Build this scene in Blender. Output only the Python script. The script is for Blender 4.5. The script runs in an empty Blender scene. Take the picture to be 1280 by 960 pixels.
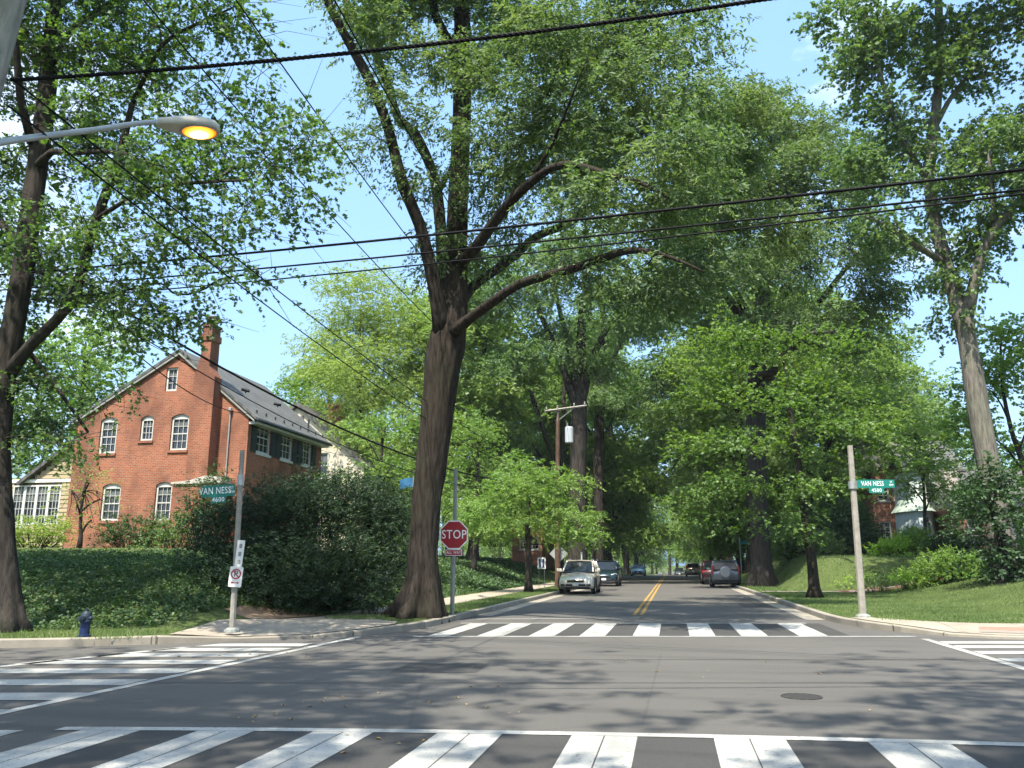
import bpy, bmesh, math, random
import numpy as np
from mathutils import Vector, Matrix, geometry
random.seed(5)
scene = bpy.context.scene
col = scene.collection
PI = math.pi
# ---------------------------------------------------------------- camera geometry (street runs along +Y)
F, CH = 1020.0, 1.45
TH = math.atan(226 / F)
PH = math.atan(200 * math.cos(TH) / F)
FW = np.array([-math.sin(PH) * math.cos(TH), math.cos(PH) * math.cos(TH), math.sin(TH)])
RT = np.array([math.cos(PH), math.sin(PH), 0.0])
UP = np.cross(RT, FW)
U = (math.cos(PH), math.sin(PH))            # direction of the cross street
NU = (-math.sin(PH), math.cos(PH))
def ray(x, y): return FW * F + RT * (x - 640) + UP * (480 - y)
def G(x, y, z=0.0):
    d = ray(x, y); t = (z - CH) / d[2]; return np.array([0, 0, CH]) + d * t
def at(x, y, Y):
    d = ray(x, y); return np.array([0, 0, CH]) + d * (Y / d[1])
def atX(x, y, X):
    d = ray(x, y); return np.array([0, 0, CH]) + d * (X / d[0])
def depth(p): return float((np.array(p) - [0, 0, CH]) @ FW)

def sst(a, b, x):
    t = min(1.0, max(0.0, (x - a) / (b - a))); return t * t * (3 - 2 * t)
def zr(y): return 0.0 if y < 115 else -0.00036 * (min(y, 190) - 115) ** 2
def dip(x, y): return .085 * (1 - sst(.9, 2.3, math.hypot(x + 7.7, y - 15.9))) + .085 * (1 - sst(1.0, 2.4, math.hypot(x - 6.4, y - 18.7)))
def h_left(x, y):
    a = -5.7 - x; b = (x + 11.84) * -.188 + (y - 13.25) * .982
    s = min(sst(3.5, 8.4, a), sst(2.3, 8.2, b))
    return .14 - dip(x, y) + 1.25 * s + .7 * sst(6.5, 17, b) * sst(6, 14, a) + zr(y)
def h_right(x, y):
    c = x - 4.0; d = y - (18.43 + (x - 6.77) * .19)
    lawn = .14 + 1.08 * sst(4.0, 12, c) * sst(2.2, 9, d) + 0.3 * sst(11, 20, c)
    k = sst(44.6, 48.2, y) * sst(1.8, 4.4, c)
    return lawn - dip(x, y) + (1.86 + .25 * sst(48, 60, y) - lawn) * k + zr(y)
def GH(px, py, h):
    """where the line of sight through a pixel meets the terrain h"""
    t = 8.0; d = ray(px, py) / F
    while t < 160:
        p = np.array([0, 0, CH]) + d * t
        if p[2] <= h(p[0], p[1]): return p
        t += .1
    return p

# ---------------------------------------------------------------- object helpers
def tag(o, label=None, cat=None, group=None, kind=None):
    if label: o['label'] = label
    if cat: o['category'] = cat
    if group: o['group'] = group
    if kind: o['kind'] = kind
    return o
def thing(name, label, cat, loc=(0, 0, 0), rz=0.0, group=None):
    o = bpy.data.objects.new(name, None); col.objects.link(o)
    o.empty_display_size = .3
    o.location = loc; o.rotation_euler = (0, 0, rz)
    return tag(o, label, cat, group)
class MB:
    def __init__(s): s.v = []; s.f = []; s.m = []
    def add(s, v, f, m=0):
        n = len(s.v); s.v += [tuple(map(float, p)) for p in v]; s.f += [tuple(i + n for i in q) for q in f]; s.m += [m] * len(f); return s
    def box(s, x0, y0, z0, x1, y1, z1, m=0):
        return s.add([(x0, y0, z0), (x1, y0, z0), (x1, y1, z0), (x0, y1, z0), (x0, y0, z1), (x1, y0, z1), (x1, y1, z1), (x0, y1, z1)],
                     [(0, 3, 2, 1), (4, 5, 6, 7), (0, 1, 5, 4), (1, 2, 6, 5), (2, 3, 7, 6), (3, 0, 4, 7)], m)
    def quad(s, a, b, c, d, m=0): return s.add([a, b, c, d], [(0, 1, 2, 3)], m)
    def tube(s, pts, rad, n=8, cap=True, m=0, wob=None):
        P = [np.array(p, float) for p in pts]; k = len(P)
        if not hasattr(rad, '__len__'): rad = [rad] * k
        t0 = P[1] - P[0]; t0 /= np.linalg.norm(t0) + 1e-9
        r = np.array([1., 0, 0]) if abs(t0[0]) < .8 else np.array([0, 1., 0])
        r = r - t0 * (r @ t0); r /= np.linalg.norm(r)
        V = []
        for i in range(k):
            t = P[min(i + 1, k - 1)] - P[max(i - 1, 0)]; t /= np.linalg.norm(t) + 1e-9
            r = r - t * (r @ t); r /= np.linalg.norm(r) + 1e-9
            b = np.cross(t, r)
            for j in range(n):
                a = 2 * PI * j / n
                q = rad[i] * (1 if wob is None else wob(i, a, P[i]))
                V.append(P[i] + (r * math.cos(a) + b * math.sin(a)) * q)
        Fc = [(i * n + j, i * n + (j + 1) % n, (i + 1) * n + (j + 1) % n, (i + 1) * n + j) for i in range(k - 1) for j in range(n)]
        if cap: Fc += [tuple(range(n))[::-1], tuple(range((k - 1) * n, k * n))]
        return s.add(V, Fc, m)
    def prism(s, poly, axis, a, b, m=0):
        """extrude a 2-D polygon along an axis (0,1,2) from a to b"""
        n = len(poly)
        def pt(p, w):
            q = list(p); q.insert(axis, w); return tuple(q)
        V = [pt(p, a) for p in poly] + [pt(p, b) for p in poly]
        return s.add(V, [tuple(range(n))[::-1], tuple(range(n, 2 * n))] + [(i, (i + 1) % n, (i + 1) % n + n, i + n) for i in range(n)], m)
    def lathe(s, prof, n=16, c=(0, 0, 0), m=0):
        V = [(c[0] + r * math.cos(2 * PI * j / n), c[1] + r * math.sin(2 * PI * j / n), c[2] + z) for r, z in prof for j in range(n)]
        k = len(prof)
        return s.add(V, [(i * n + j, i * n + (j + 1) % n, (i + 1) * n + (j + 1) % n, (i + 1) * n + j) for i in range(k - 1) for j in range(n)]
                     + [tuple(range(n))[::-1], tuple(range((k - 1) * n, k * n))], m)
    def build(s, name, mats, parent=None, smooth=False, world=True, fix=True, bevel=0):
        me = bpy.data.meshes.new(name)
        o = (0, 0, 0)
        if parent is not None and world:
            r = parent
            while r.parent is not None: r = r.parent
            o = r.location
        me.from_pydata([(p[0] - o[0], p[1] - o[1], p[2] - o[2]) for p in s.v], [], s.f)
        if not isinstance(mats, (list, tuple)): mats = [mats]
        for q in mats: me.materials.append(q)
        if len(mats) > 1: me.polygons.foreach_set('material_index', s.m)
        if fix:
            b = bmesh.new(); b.from_mesh(me); bmesh.ops.recalc_face_normals(b, faces=b.faces); b.to_mesh(me); b.free()
        if smooth: me.polygons.foreach_set('use_smooth', [True] * len(me.polygons))
        me.update()
        ob = bpy.data.objects.new(name, me); col.objects.link(ob)
        if parent is not None: ob.parent = parent
        if bevel:
            md = ob.modifiers.new('bevel', 'BEVEL'); md.width = bevel; md.segments = 2; md.limit_method = 'ANGLE'; md.angle_limit = .6
        return ob
def np_mesh(name, V, K, mat, parent=None, rnd=None):
    """many K-sided faces that share no vertices; V is (n*K, 3)"""
    me = bpy.data.meshes.new(name); n = len(V) // K
    if parent is not None: V = V - np.array(parent.location)[None, :]
    me.vertices.add(len(V)); me.vertices.foreach_set('co', np.ascontiguousarray(V, np.float32).ravel())
    me.loops.add(n * K); me.loops.foreach_set('vertex_index', np.arange(n * K, dtype=np.int32))
    me.polygons.add(n); me.polygons.foreach_set('loop_start', np.arange(n, dtype=np.int32) * K)
    me.polygons.foreach_set('loop_total', np.full(n, K, np.int32))
    if rnd is not None:
        a = me.attributes.new('rnd', 'FLOAT', 'FACE'); a.data.foreach_set('value', np.asarray(rnd, np.float32))
    me.materials.append(mat); me.update(calc_edges=True)
    ob = bpy.data.objects.new(name, me); col.objects.link(ob)
    if parent is not None: ob.parent = parent
    return ob
def copy_tree(o, parent=None):
    c = o.copy(); col.objects.link(c)
    if parent is not None: c.parent = parent
    for ch in list(o.children): copy_tree(ch, c)
    return c
def text_mesh(name, body, size, mat, parent, M, sx=1.0, depth=.003):
    """solid lettering, centred, lying in the XZ plane of matrix M (faces -Y)"""
    cu = bpy.data.curves.new(name, 'FONT'); cu.body = body; cu.size = size; cu.align_x = 'CENTER'; cu.align_y = 'CENTER'
    cu.extrude = depth / 2; cu.resolution_u = 3; cu.offset = size * .004; cu.space_character = 1.08
    tmp = bpy.data.objects.new(name, cu); me = bpy.data.meshes.new_from_object(tmp)
    bpy.data.objects.remove(tmp); bpy.data.curves.remove(cu)
    me.transform(Matrix.Diagonal((sx, 1, 1, 1))); me.transform(Matrix.Rotation(PI / 2, 4, 'X')); me.transform(M)
    me.materials.clear(); me.materials.append(mat)
    ob = bpy.data.objects.new(name, me); col.objects.link(ob); ob.parent = parent
    return ob

# ---------------------------------------------------------------- materials
class NT:
    def __init__(s, name):
        s.mat = bpy.data.materials.new(name); s.mat.use_nodes = True
        s.t = s.mat.node_tree; s.n = s.t.nodes; s.n.clear()
        s.out = s.n.new('ShaderNodeOutputMaterial')
    def node(s, typ, **kw):
        n = s.n.new(typ)
        for k, v in kw.items(): setattr(n, k, v)
        return n
    def link(s, a, b): s.t.links.new(a, b)
    def coord(s, scale=(1, 1, 1), which='Object'):
        tc = s.node('ShaderNodeTexCoord'); mp = s.node('ShaderNodeMapping'); mp.inputs['Scale'].default_value = scale
        s.link(tc.outputs[which], mp.inputs['Vector']); return mp.outputs['Vector']
    def noise(s, scale, detail=4, vec=None, rough=.55):
        n = s.node('ShaderNodeTexNoise'); n.inputs['Scale'].default_value = scale; n.inputs['Detail'].default_value = detail; n.inputs['Roughness'].default_value = rough
        if vec is not None: s.link(vec, n.inputs['Vector'])
        return n.outputs['Fac']
    def ramp(s, fac, stops):
        r = s.node('ShaderNodeValToRGB'); e = r.color_ramp.elements
        while len(e) < len(stops): e.new(.5)
        for i, (p, c) in enumerate(stops):
            e[i].position = p; e[i].color = (*c, 1) if len(c) == 3 else c
        s.link(fac, r.inputs['Fac']); return r.outputs['Color']
    def mix(s, fac, a, b, mode='MIX'):
        m = s.node('ShaderNodeMix', data_type='RGBA', blend_type=mode)
        for sock, v in ((m.inputs[0], fac), (m.inputs[6], a), (m.inputs[7], b)):
            if hasattr(v, 'is_linked'): s.link(v, sock)
            elif isinstance(v, (int, float)): sock.default_value = v
            else: sock.default_value = (*v, 1)
        return m.outputs[2]
    def bsdf(s, colr, rough=.8, spec=.3, metal=0., coat=0., bump=None, bdist=.01, bstr=.6):
        b = s.node('ShaderNodeBsdfPrincipled')
        if hasattr(colr, 'is_linked'): s.link(colr, b.inputs['Base Color'])
        else: b.inputs['Base Color'].default_value = (*colr, 1)
        if hasattr(rough, 'is_linked'): s.link(rough, b.inputs['Roughness'])
        else: b.inputs['Roughness'].default_value = rough
        b.inputs['Specular IOR Level'].default_value = spec; b.inputs['Metallic'].default_value = metal; b.inputs['Coat Weight'].default_value = coat
        if bump is not None:
            bp = s.node('ShaderNodeBump'); bp.inputs['Distance'].default_value = bdist; bp.inputs['Strength'].default_value = bstr
            s.link(bump, bp.inputs['Height']); s.link(bp.outputs['Normal'], b.inputs['Normal'])
        s.link(b.outputs['BSDF'], s.out.inputs['Surface']); return s.mat
def sub(c, k): return tuple(min(1, v * k) for v in c)
def noisy(name, c, amt=.25, scale=4, rough=.8, spec=.3, metal=0., coat=0., bump=0., fine=60):
    t = NT(name); v = t.coord()
    n1 = t.noise(scale, 5, v); n2 = t.noise(fine, 3, v)
    cr = t.ramp(n1, [(.3, sub(c, 1 - amt)), (.7, sub(c, 1 + amt))])
    cr = t.mix(.35, cr, t.ramp(n2, [(.3, sub(c, 1 - amt)), (.7, sub(c, 1 + amt))]))
    return t.bsdf(cr, rough, spec, metal, coat, n2 if bump else None, bump)
def leafmat(name, stops, trans=.38, patch=None, pscale=.35):
    """leaves: colour by a random value per leaf and a slow mottling of the species colour"""
    t = NT(name); trans *= 1.0
    a = t.node('ShaderNodeAttribute', attribute_name='rnd')
    c = t.ramp(a.outputs['Fac'], stops)
    if patch:
        n = t.noise(pscale, 2, t.coord()); c = t.mix(t.ramp(n, [(.5, (0, 0, 0)), (.72, (1, 1, 1))]), c, patch)
    d = t.node('ShaderNodeBsdfDiffuse'); tr = t.node('ShaderNodeBsdfTranslucent'); g = t.node('ShaderNodeBsdfGlossy')
    g.inputs['Roughness'].default_value = .6; g.inputs['Color'].default_value = (.9, .95, 1, 1)
    t.link(c, d.inputs['Color']); t.link(t.mix(1.0, c, (2.5 * trans, 2.75 * trans, 1.15 * trans), 'MULTIPLY'), tr.inputs['Color'])
    m = t.node('ShaderNodeAddShader'); t.link(d.outputs[0], m.inputs[0]); t.link(tr.outputs[0], m.inputs[1])
    m2 = t.node('ShaderNodeMixShader'); m2.inputs[0].default_value = .03; t.link(m.outputs[0], m2.inputs[1]); t.link(g.outputs[0], m2.inputs[2])
    t.link(m2.outputs[0], t.out.inputs['Surface']); return t.mat
def barkmat(name, c1, c2, vs=9.):
    t = NT(name); v = t.coord((vs, vs, vs * .16)); n = t.noise(1.0, 6, v, .65); n2 = t.noise(.9, 3, t.coord())
    c = t.ramp(n, [(.32, c1), (.62, c2)]); c = t.mix(t.ramp(n2, [(.45, (0, 0, 0)), (.75, (.5, .5, .5))]), c, (c2[0] * .8, c2[1] * 1.0, c2[2] * .75))
    return t.bsdf(c, .95, .1, bump=n, bdist=.06, bstr=.9)
def brickmat(name, c1, c2, mortar, along='x', stain=None):
    t = NT(name)
    tc = t.node('ShaderNodeTexCoord'); sp = t.node('ShaderNodeSeparateXYZ'); cb = t.node('ShaderNodeCombineXYZ'); ad = t.node('ShaderNodeMath', operation='ADD')
    t.link(tc.outputs['Object'], sp.inputs[0]); t.link(sp.outputs['X'], ad.inputs[0]); t.link(sp.outputs['Y'], ad.inputs[1])
    t.link(ad.outputs[0], cb.inputs[0]); t.link(sp.outputs['Z'], cb.inputs[1])
    b = t.node('ShaderNodeTexBrick'); b.inputs['Scale'].default_value = 1; b.inputs['Brick Width'].default_value = .215; b.inputs['Row Height'].default_value = .075
    b.inputs['Mortar Size'].default_value = .008; b.inputs['Bias'].default_value = -.2
    b.inputs['Color1'].default_value = (*c1, 1); b.inputs['Color2'].default_value = (*c2, 1); b.inputs['Mortar'].default_value = (*mortar, 1)
    t.link(cb.outputs[0], b.inputs['Vector'])
    n = t.noise(.7, 5, t.coord((1, 1, .6))); n2 = t.noise(14, 2, t.coord((1, 1, 3)))
    c = t.mix(.5, b.outputs['Color'], t.ramp(n2, [(.3, (.45, .42, .4)), (.7, (1.0, 1, 1))]), 'MULTIPLY')
    if stain: c = t.mix(t.ramp(n, [(.44, (0, 0, 0)), (.64, (.62, .62, .62))]), c, stain)
    return t.bsdf(c, .9, .15, bump=b.outputs['Fac'], bdist=-.008, bstr=.7)

M = {}
def asphalt(name, base, seams=True):
    t = NT(name); v = t.coord()
    f = t.noise(120, 3, v, .7); f2 = t.noise(38, 4, v, .7); s = t.noise(.35, 5, v); st = t.noise(.8, 5, t.coord((.25, 2.2, 1)))
    c = t.ramp(s, [(.3, sub(base, .74)), (.7, sub(base, 1.2))])
    c = t.mix(.55, c, t.ramp(f, [(.3, sub(base, .4)), (.55, base), (.75, sub(base, 2.2))]))
    sp_ = t.noise(3.1, 2, t.coord((1, 1, 1))); c = t.mix(t.ramp(sp_, [(.66, (0, 0, 0)), (.74, (.55, .55, .55))]), c, sub(base, .5))
    c = t.mix(.3, c, t.ramp(f2, [(.3, sub(base, .6)), (.7, sub(base, 1.45))]))
    c = t.mix(t.ramp(st, [(.5, (0, 0, 0)), (.66, (.6, .6, .6))]), c, sub(base, .68))
    vo = t.node('ShaderNodeTexVoronoi', feature='DISTANCE_TO_EDGE'); vo.inputs['Scale'].default_value = .22
    wv = t.mix(.06, v, t.node('ShaderNodeTexNoise').outputs['Color']); t.link(wv, vo.inputs['Vector'])
    c = t.mix(t.ramp(vo.outputs['Distance'], [(.0, (.3, .3, .3)), (.0028, (0, 0, 0))]), c, sub(base, .35))
    return t.bsdf(c, .86, .28, bump=f, bdist=.006, bstr=.5)
M['asphalt'] = asphalt('asphalt', (.100, .094, .085))
M['asphalt_dark'] = asphalt('asphalt_dark', (.055, .053, .050))
def paint(name, c, wear):
    t = NT(name); v = t.coord(); n = t.noise(26, 6, v, .75); n2 = t.noise(1.1, 4, v)
    cc = t.mix(t.ramp(n, [(wear - .06, (1, 1, 1)), (wear + .05, (0, 0, 0))]), c, (.10, .095, .085))
    cc = t.mix(t.ramp(n2, [(.35, (.5, .5, .5)), (.66, (0, 0, 0))]), cc, sub(c, .5))
    tr_ = t.noise(1.0, 3, t.coord((2.4, .35, 1))); cc = t.mix(t.ramp(tr_, [(.5, (0, 0, 0)), (.68, (.45, .45, .45))]), cc, sub(c, .45))
    return t.bsdf(cc, .7, .3, bump=n, bdist=.003)
M['paint'] = paint('road_paint_white', (.42, .415, .385), .40)
M['paint_worn'] = paint('road_paint_worn', (.34, .33, .30), .5)
M['yellow'] = paint('road_paint_yellow', (.44, .26, .06), .44)
def concrete(name, c, joint=1.5):
    t = NT(name); v = t.coord(); n = t.noise(2, 6, v); f = t.noise(70, 3, v)
    cc = t.ramp(n, [(.3, sub(c, .72)), (.7, sub(c, 1.15))]); cc = t.mix(.3, cc, t.ramp(f, [(.3, sub(c, .6)), (.7, sub(c, 1.3))]))
    b = t.node('ShaderNodeTexBrick', offset=0.0); b.inputs['Scale'].default_value = 1; b.inputs['Brick Width'].default_value = joint; b.inputs['Row Height'].default_value = joint
    b.inputs['Mortar Size'].default_value = .012; b.inputs['Color1'].default_value = (1, 1, 1, 1); b.inputs['Color2'].default_value = (.86, .86, .86, 1); b.inputs['Mortar'].default_value = (.35, .35, .33, 1)
    t.link(v, b.inputs['Vector']); cc = t.mix(1., cc, b.outputs['Color'], 'MULTIPLY')
    return t.bsdf(cc, .88, .25, bump=f, bdist=.003)
M['walk'] = concrete('sidewalk_concrete', (.35, .30, .235))
M['kerb'] = concrete('kerb_stone', (.30, .27, .22), 2.4)
M['pavers'] = brickmat('ramp_pavers', (.36, .20, .15), (.30, .17, .13), (.3, .26, .22))
def soil(name, c1, c2, c3, sc=1.2):
    t = NT(name); v = t.coord(); n = t.noise(sc, 6, v, .65); f = t.noise(45, 4, v, .7)
    c = t.ramp(n, [(.3, c1), (.5, c2), (.72, c3)]); c = t.mix(.4, c, t.ramp(f, [(.3, sub(c1, .6)), (.7, sub(c3, 1.3))]))
    return t.bsdf(c, .95, .1, bump=f, bdist=.03)
M['lawn'] = soil('lawn_soil', (.045, .065, .018), (.065, .092, .026), (.10, .125, .045), .9)
M['ivy_soil'] = soil('ivy_soil', (.02, .03, .012), (.028, .045, .016), (.05, .05, .025))
M['dirt'] = soil('bare_dirt', (.16, .10, .06), (.24, .16, .10), (.34, .25, .17), 3)
M['mulch'] = soil('mulch', (.06, .035, .022), (.11, .06, .04), (.16, .10, .07), 5)
M['white'] = noisy('white_trim', (.74, .74, .70), .06, 3, .5)
M['black_metal'] = noisy('black_iron', (.02, .022, .025), .3, 6, .45, .5)
M['wire'] = noisy('wire_rubber', (.007, .007, .008), .2, 3, .7, .12)
M['galv'] = noisy('galvanised_steel', (.36, .37, .36), .18, 5, .5, .5, .55)
M['galv_dull'] = noisy('weathered_steel', (.25, .26, .24), .25, 5, .65, .4, .3)
M['timber'] = barkmat('pole_timber', (.055, .034, .024), (.13, .082, .058), 14)
M['timber_grey'] = barkmat('pole_timber_grey', (.20, .18, .16), (.36, .33, .29), 14)
M['glass_dark'] = NT('window_glass').bsdf((.012, .016, .02), .04, .9)
M['car_glass'] = NT('car_glass').bsdf((.010, .013, .015), .05, .45)
# ---------------------------------------------------------------- ground, roads, kerbs, walks
gm = MB(); R = 3500
gm.quad((-R, -R, -2.3), (R, -R, -2.3), (R, R, -2.3), (-R, R, -2.3)); tag(gm.build('ground', M['lawn']), kind='structure')
def sheet(name, x0, x1, ys, z, mat, nx=2):
    m = MB(); xs = np.linspace(x0, x1, nx)
    V = [(x, y, z + zr(y)) for y in ys for x in xs]
    m.add(V, [(i * nx + j, i * nx + j + 1, (i + 1) * nx + j + 1, (i + 1) * nx + j) for i in range(len(ys) - 1) for j in range(nx - 1)])
    return tag(m.build(name, mat), kind='structure')
YS = [-80, -20, 0, 20, 60, 115] + list(range(125, 401, 10))
sheet('road', -300, 300, YS, 0.0, M['asphalt'])
def on(x, y, z=.004): return (x, y, z + zr(y))
def marks(name, quads, mat, z=.006):
    m = MB()
    for k, q in enumerate(quads): m.add([on(p[0], p[1], z) for p in q], [tuple(range(len(q)))])
    return tag(m.build(name, mat), kind='structure')
def uline(p, x):                     # the point at X = x on the line through p along the cross street
    return (x, p[1] + (x - p[0]) * U[1] / U[0])
# block outlines; kerb lines run so that the block lies on their left-hand side
def along(p, d): return (p[0] + U[0] * d, p[1] + U[1] * d)
K_left = [along((-11.84, 13.25), -290), along((-11.84, 13.25), -60), along((-11.84, 13.25), -14), (-11.84, 13.25), (-10.6, 13.75), (-9.49, 14.42), (-8.35, 15.3), (-7.2, 16.15), (-6.4, 17.0), (-5.95, 18.1), (-5.74, 19.4), (-5.7, 21)] + [(-5.7, y) for y in [24, 30, 40, 55, 75, 95, 115] + list(range(125, 401, 12))]
K_right = [(4.0, y) for y in list(range(397, 120, -12)) + [115, 95, 75, 55, 40, 30]] + [(4.0, 24.2), (4.1, 22.6), (4.4, 21.2), (4.9, 20.0), (5.6, 19.1), (6.3, 18.6), (7.2, 18.42), (9.5, 18.85), (14, 19.7), (30, 22.8), along((30, 22.8), 60), along((30, 22.8), 260)]
K_sw = [(-5.7, -80), (-5.7, 0), (-5.7, 4.6), (-5.85, 5.3), (-6.2, 5.9), (-6.8, 6.3), along((-6.8, 6.3), -20), along((-6.8, 6.3), -280)]
K_se = [along((6.5, 9.2), 280), along((6.5, 9.2), 20), (6.5, 9.2), (5.3, 8.7), (4.5, 7.8), (4.1, 6.6), (4.0, 5), (4.0, 0), (4.0, -80)]
def offset(line, d):                  # shift to the right-hand side by d
    out = []
    for i, p in enumerate(line):
        a = line[max(i - 1, 0)]; b = line[min(i + 1, len(line) - 1)]
        t = (b[0] - a[0], b[1] - a[1]); l = math.hypot(*t); out.append((p[0] + t[1] / l * d, p[1] - t[0] / l * d))
    return out
def resample(line, step):
    out = [line[0]]
    for a, b in zip(line, line[1:]):
        l = math.hypot(b[0] - a[0], b[1] - a[1]); n = max(1, int(l / step)) if l < 40 else max(1, int(l / 12))
        out += [(a[0] + (b[0] - a[0]) * i / n, a[1] + (b[1] - a[1]) * i / n) for i in range(1, n + 1)]
    return out
def block(name, kerb, rest, side, h, mat, fine, steps):
    """ground of one street block: a triangulated sheet that follows the terrain h"""
    inner = resample(offset(kerb, side * .15), 1.2)
    poly = inner + rest
    pts = [Vector(p) for p in poly]; n = len(pts)
    x0, x1, y0, y1 = fine
    def inside(p):
        c = False; j = n - 1
        for i in range(n):
            a, b = poly[i], poly[j]
            if (a[1] > p[1]) != (b[1] > p[1]) and p[0] < (b[0] - a[0]) * (p[1] - a[1]) / (b[1] - a[1]) + a[0]: c = not c
            j = i
        return c
    ext = []
    for st, (ax, bx, ay, by) in steps:
        for x in np.arange(ax, bx, st):
            for y in np.arange(ay, by, st):
                q = (x + random.uniform(-.2, .2) * st, y + random.uniform(-.2, .2) * st)
                if inside(q): ext.append(Vector(q))
    v, e, f, *_ = geometry.delaunay_2d_cdt(pts + ext, [(i, (i + 1) % n) for i in range(n)], [], 1, 1e-4)
    m = MB(); m.add([(p.x, p.y, h(p.x, p.y)) for p in v], [tuple(q) for q in f])
    return tag(m.build(name, mat, smooth=True), kind='structure')
block('lawn_beside_brick_house', K_left, [(-300, 400)], -1, h_left, M['lawn'], (-40, -5, 12, 60), [(.9, (-32, -5.9, 12, 62)), (5, (-90, -32, 0, 130)), (4, (-32, -6, 62, 130)), (14, (-120, -6, 130, 390))])
block('lawn_right_of_street', K_right, [(320, 400)], -1, h_right, M['lawn'], (4, 30, 18, 62), [(.9, (4.2, 26, 18, 62)), (5, (26, 90, 18, 130)), (4, (4.2, 26, 62, 130)), (14, (4.2, 130, 130, 390))])
flat = lambda x, y: .14
block('near_corner_lawn', K_sw, [(-300, -80)], -1, flat, M['lawn'], (0, 0, 0, 0), [(12, (-60, -6, -70, 6))])
block('near_corner_verge', K_se, [(300, -80)], -1, flat, M['lawn'], (0, 0, 0, 0), [(12, (5, 60, -70, 6))])
def kerb(name, line, side):
    m = MB(); L = resample(line, .7); O = offset(L, side * .16)
    V = []; 
    for p, q in zip(L, O):
        z = .15
        z -= dip(p[0], p[1])
        z += zr(p[1])
        dx, dy = (q[0] - p[0]) * .12, (q[1] - p[1]) * .12
        V += [(p[0], p[1], zr(p[1]) - .05), (p[0], p[1], z - .02), (p[0] + dx, p[1] + dy, z), (q[0], q[1], z), (q[0], q[1], zr(p[1]) - .05)]
    n = len(L)
    m.add(V, [(i * 5 + j, i * 5 + j + 1, (i + 1) * 5 + j + 1, (i + 1) * 5 + j) for i in range(n - 1) for j in range(4)])
    return tag(m.build(name, M['kerb']), kind='structure')
kerb('kerb_left_of_street', K_left, -1)
kerb('kerb_right_of_street', K_right, -1)
kerb('kerb_near_corner', K_sw, -1); kerb('kerb_near_verge', K_se, -1)
def strip(name, a_line, b_line, h, mat, dz=.012):
    m = MB(); n = len(a_line); k = 5; V = []
    for p, q in zip(a_line, b_line):
        for j in range(k):
            x = p[0] + (q[0] - p[0]) * j / (k - 1); y = p[1] + (q[1] - p[1]) * j / (k - 1); V.append((x, y, h(x, y) + dz))
    m.add(V, [(i * k + j, i * k + j + 1, (i + 1) * k + j + 1, (i + 1) * k + j) for i in range(n - 1) for j in range(k - 1)])
    return tag(m.build(name, mat, smooth=True), kind='structure')
ys = list(np.arange(20.0, 130, 2.0))
strip('sidewalk_left', [(-9.0, y) for y in ys], [(-7.35, y) for y in ys], h_left, M['walk'])
# corner pavement on the left: fans from the walk to the kerb ramp
A = [(-9.0, 20.2), (-9.35, 19.2), (-9.8, 18.3), (-10.0, 17.4), (-9.9, 16.6), (-9.75, 15.6), (-9.5, 14.75)]
B = [(-7.35, 20.2), (-7.15, 19.6), (-6.35, 18.9), (-6.15, 18.2), (-6.6, 17.1), (-7.3, 16.25), (-8.4, 15.45)]
strip('corner_pavement_left', [p for p in A], [p for p in B], h_left, M['walk'], .022)
# right corner: pavement strip along the kerb of the cross street with brick ramp
K2 = [(4.36, 22.6), (4.66, 21.3), (5.12, 20.2), (5.75, 19.35), (6.4, 18.8), (7.2, 18.62), (9.5, 19.05), (14, 19.9), (30, 23.0)]
K3 = [(4.8, 22.9), (5.3, 22.2), (5.8, 21.6), (6.3, 21.2), (6.9, 21.0), (7.6, 21.05), (9.6, 21.4), (14, 22.2), (30, 25.3)]
strip('corner_pavement_right', K2, K3, h_right, M['walk'])
strip('brick_ramp_right', [(6.3, 19.35), (7.2, 19.1), (9.3, 19.5)], [(6.6, 20.4), (7.4, 20.2), (9.3, 20.55)], h_right, M['pavers'], .02)
xs = list(np.arange(4.3, 17, .8))
strip('front_walk_right', [(x, 42.3 + .12 * (x - 4)) for x in xs], [(x, 43.5 + .12 * (x - 4)) for x in xs], h_right, M['walk'], .03)
# dirt patch where the ivy meets the corner
strip('dirt_patch', [(-10.6, 18.6), (-10.7, 19.6), (-10.3, 20.6), (-9.7, 21.4)], [(-9.75, 18.4), (-9.45, 19.3), (-9.1, 20.4), (-9.05, 21.3)], h_left, M['dirt'], .03)
strip('mulch_bed', [(x, 41.2 + .16 * (x - 7)) for x in np.arange(8.0, 14, .7)], [(x, 44.8 + .05 * (x - 7)) for x in np.arange(8.0, 14, .7)], h_right, M['mulch'], .03)
# ---- markings
far_near = (-5.0, 16.95); far_far = (-5.26, 20.9)
q = []
marks('crosswalk_far_bed', [[uline((-5.0, 17.05), -5.2), uline((-5.0, 17.05), 3.6), uline(far_far, 3.6), uline(far_far, -5.2)]], M['asphalt_dark'], .003)
for xl, xr in [(537, 563), (598, 630), (662, 694), (725, 757), (791, 824), (862, 894), (926, 960), (998, 1035)]:
    a, b = G(xl, 794.5), G(xr, 794.5 + .5 * (xr > 900))
    ya, yb = uline((-5.0, 17.1), a[0])[1], uline((-5.0, 17.1), b[0])[1]
    za, zb = uline(far_far, a[0])[1] - .12, uline(far_far, b[0])[1] - .12
    q.append([(a[0], ya), (b[0], yb), (b[0], zb), (a[0], za)])
marks('crosswalk_far_stripes', q, M['paint'])
def band(p, x0, x1, w):
    a, b = uline(p, x0), uline(p, x1); return [a, b, (b[0] + NU[0] * w, b[1] + NU[1] * w), (a[0] + NU[0] * w, a[1] + NU[1] * w)]
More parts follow.
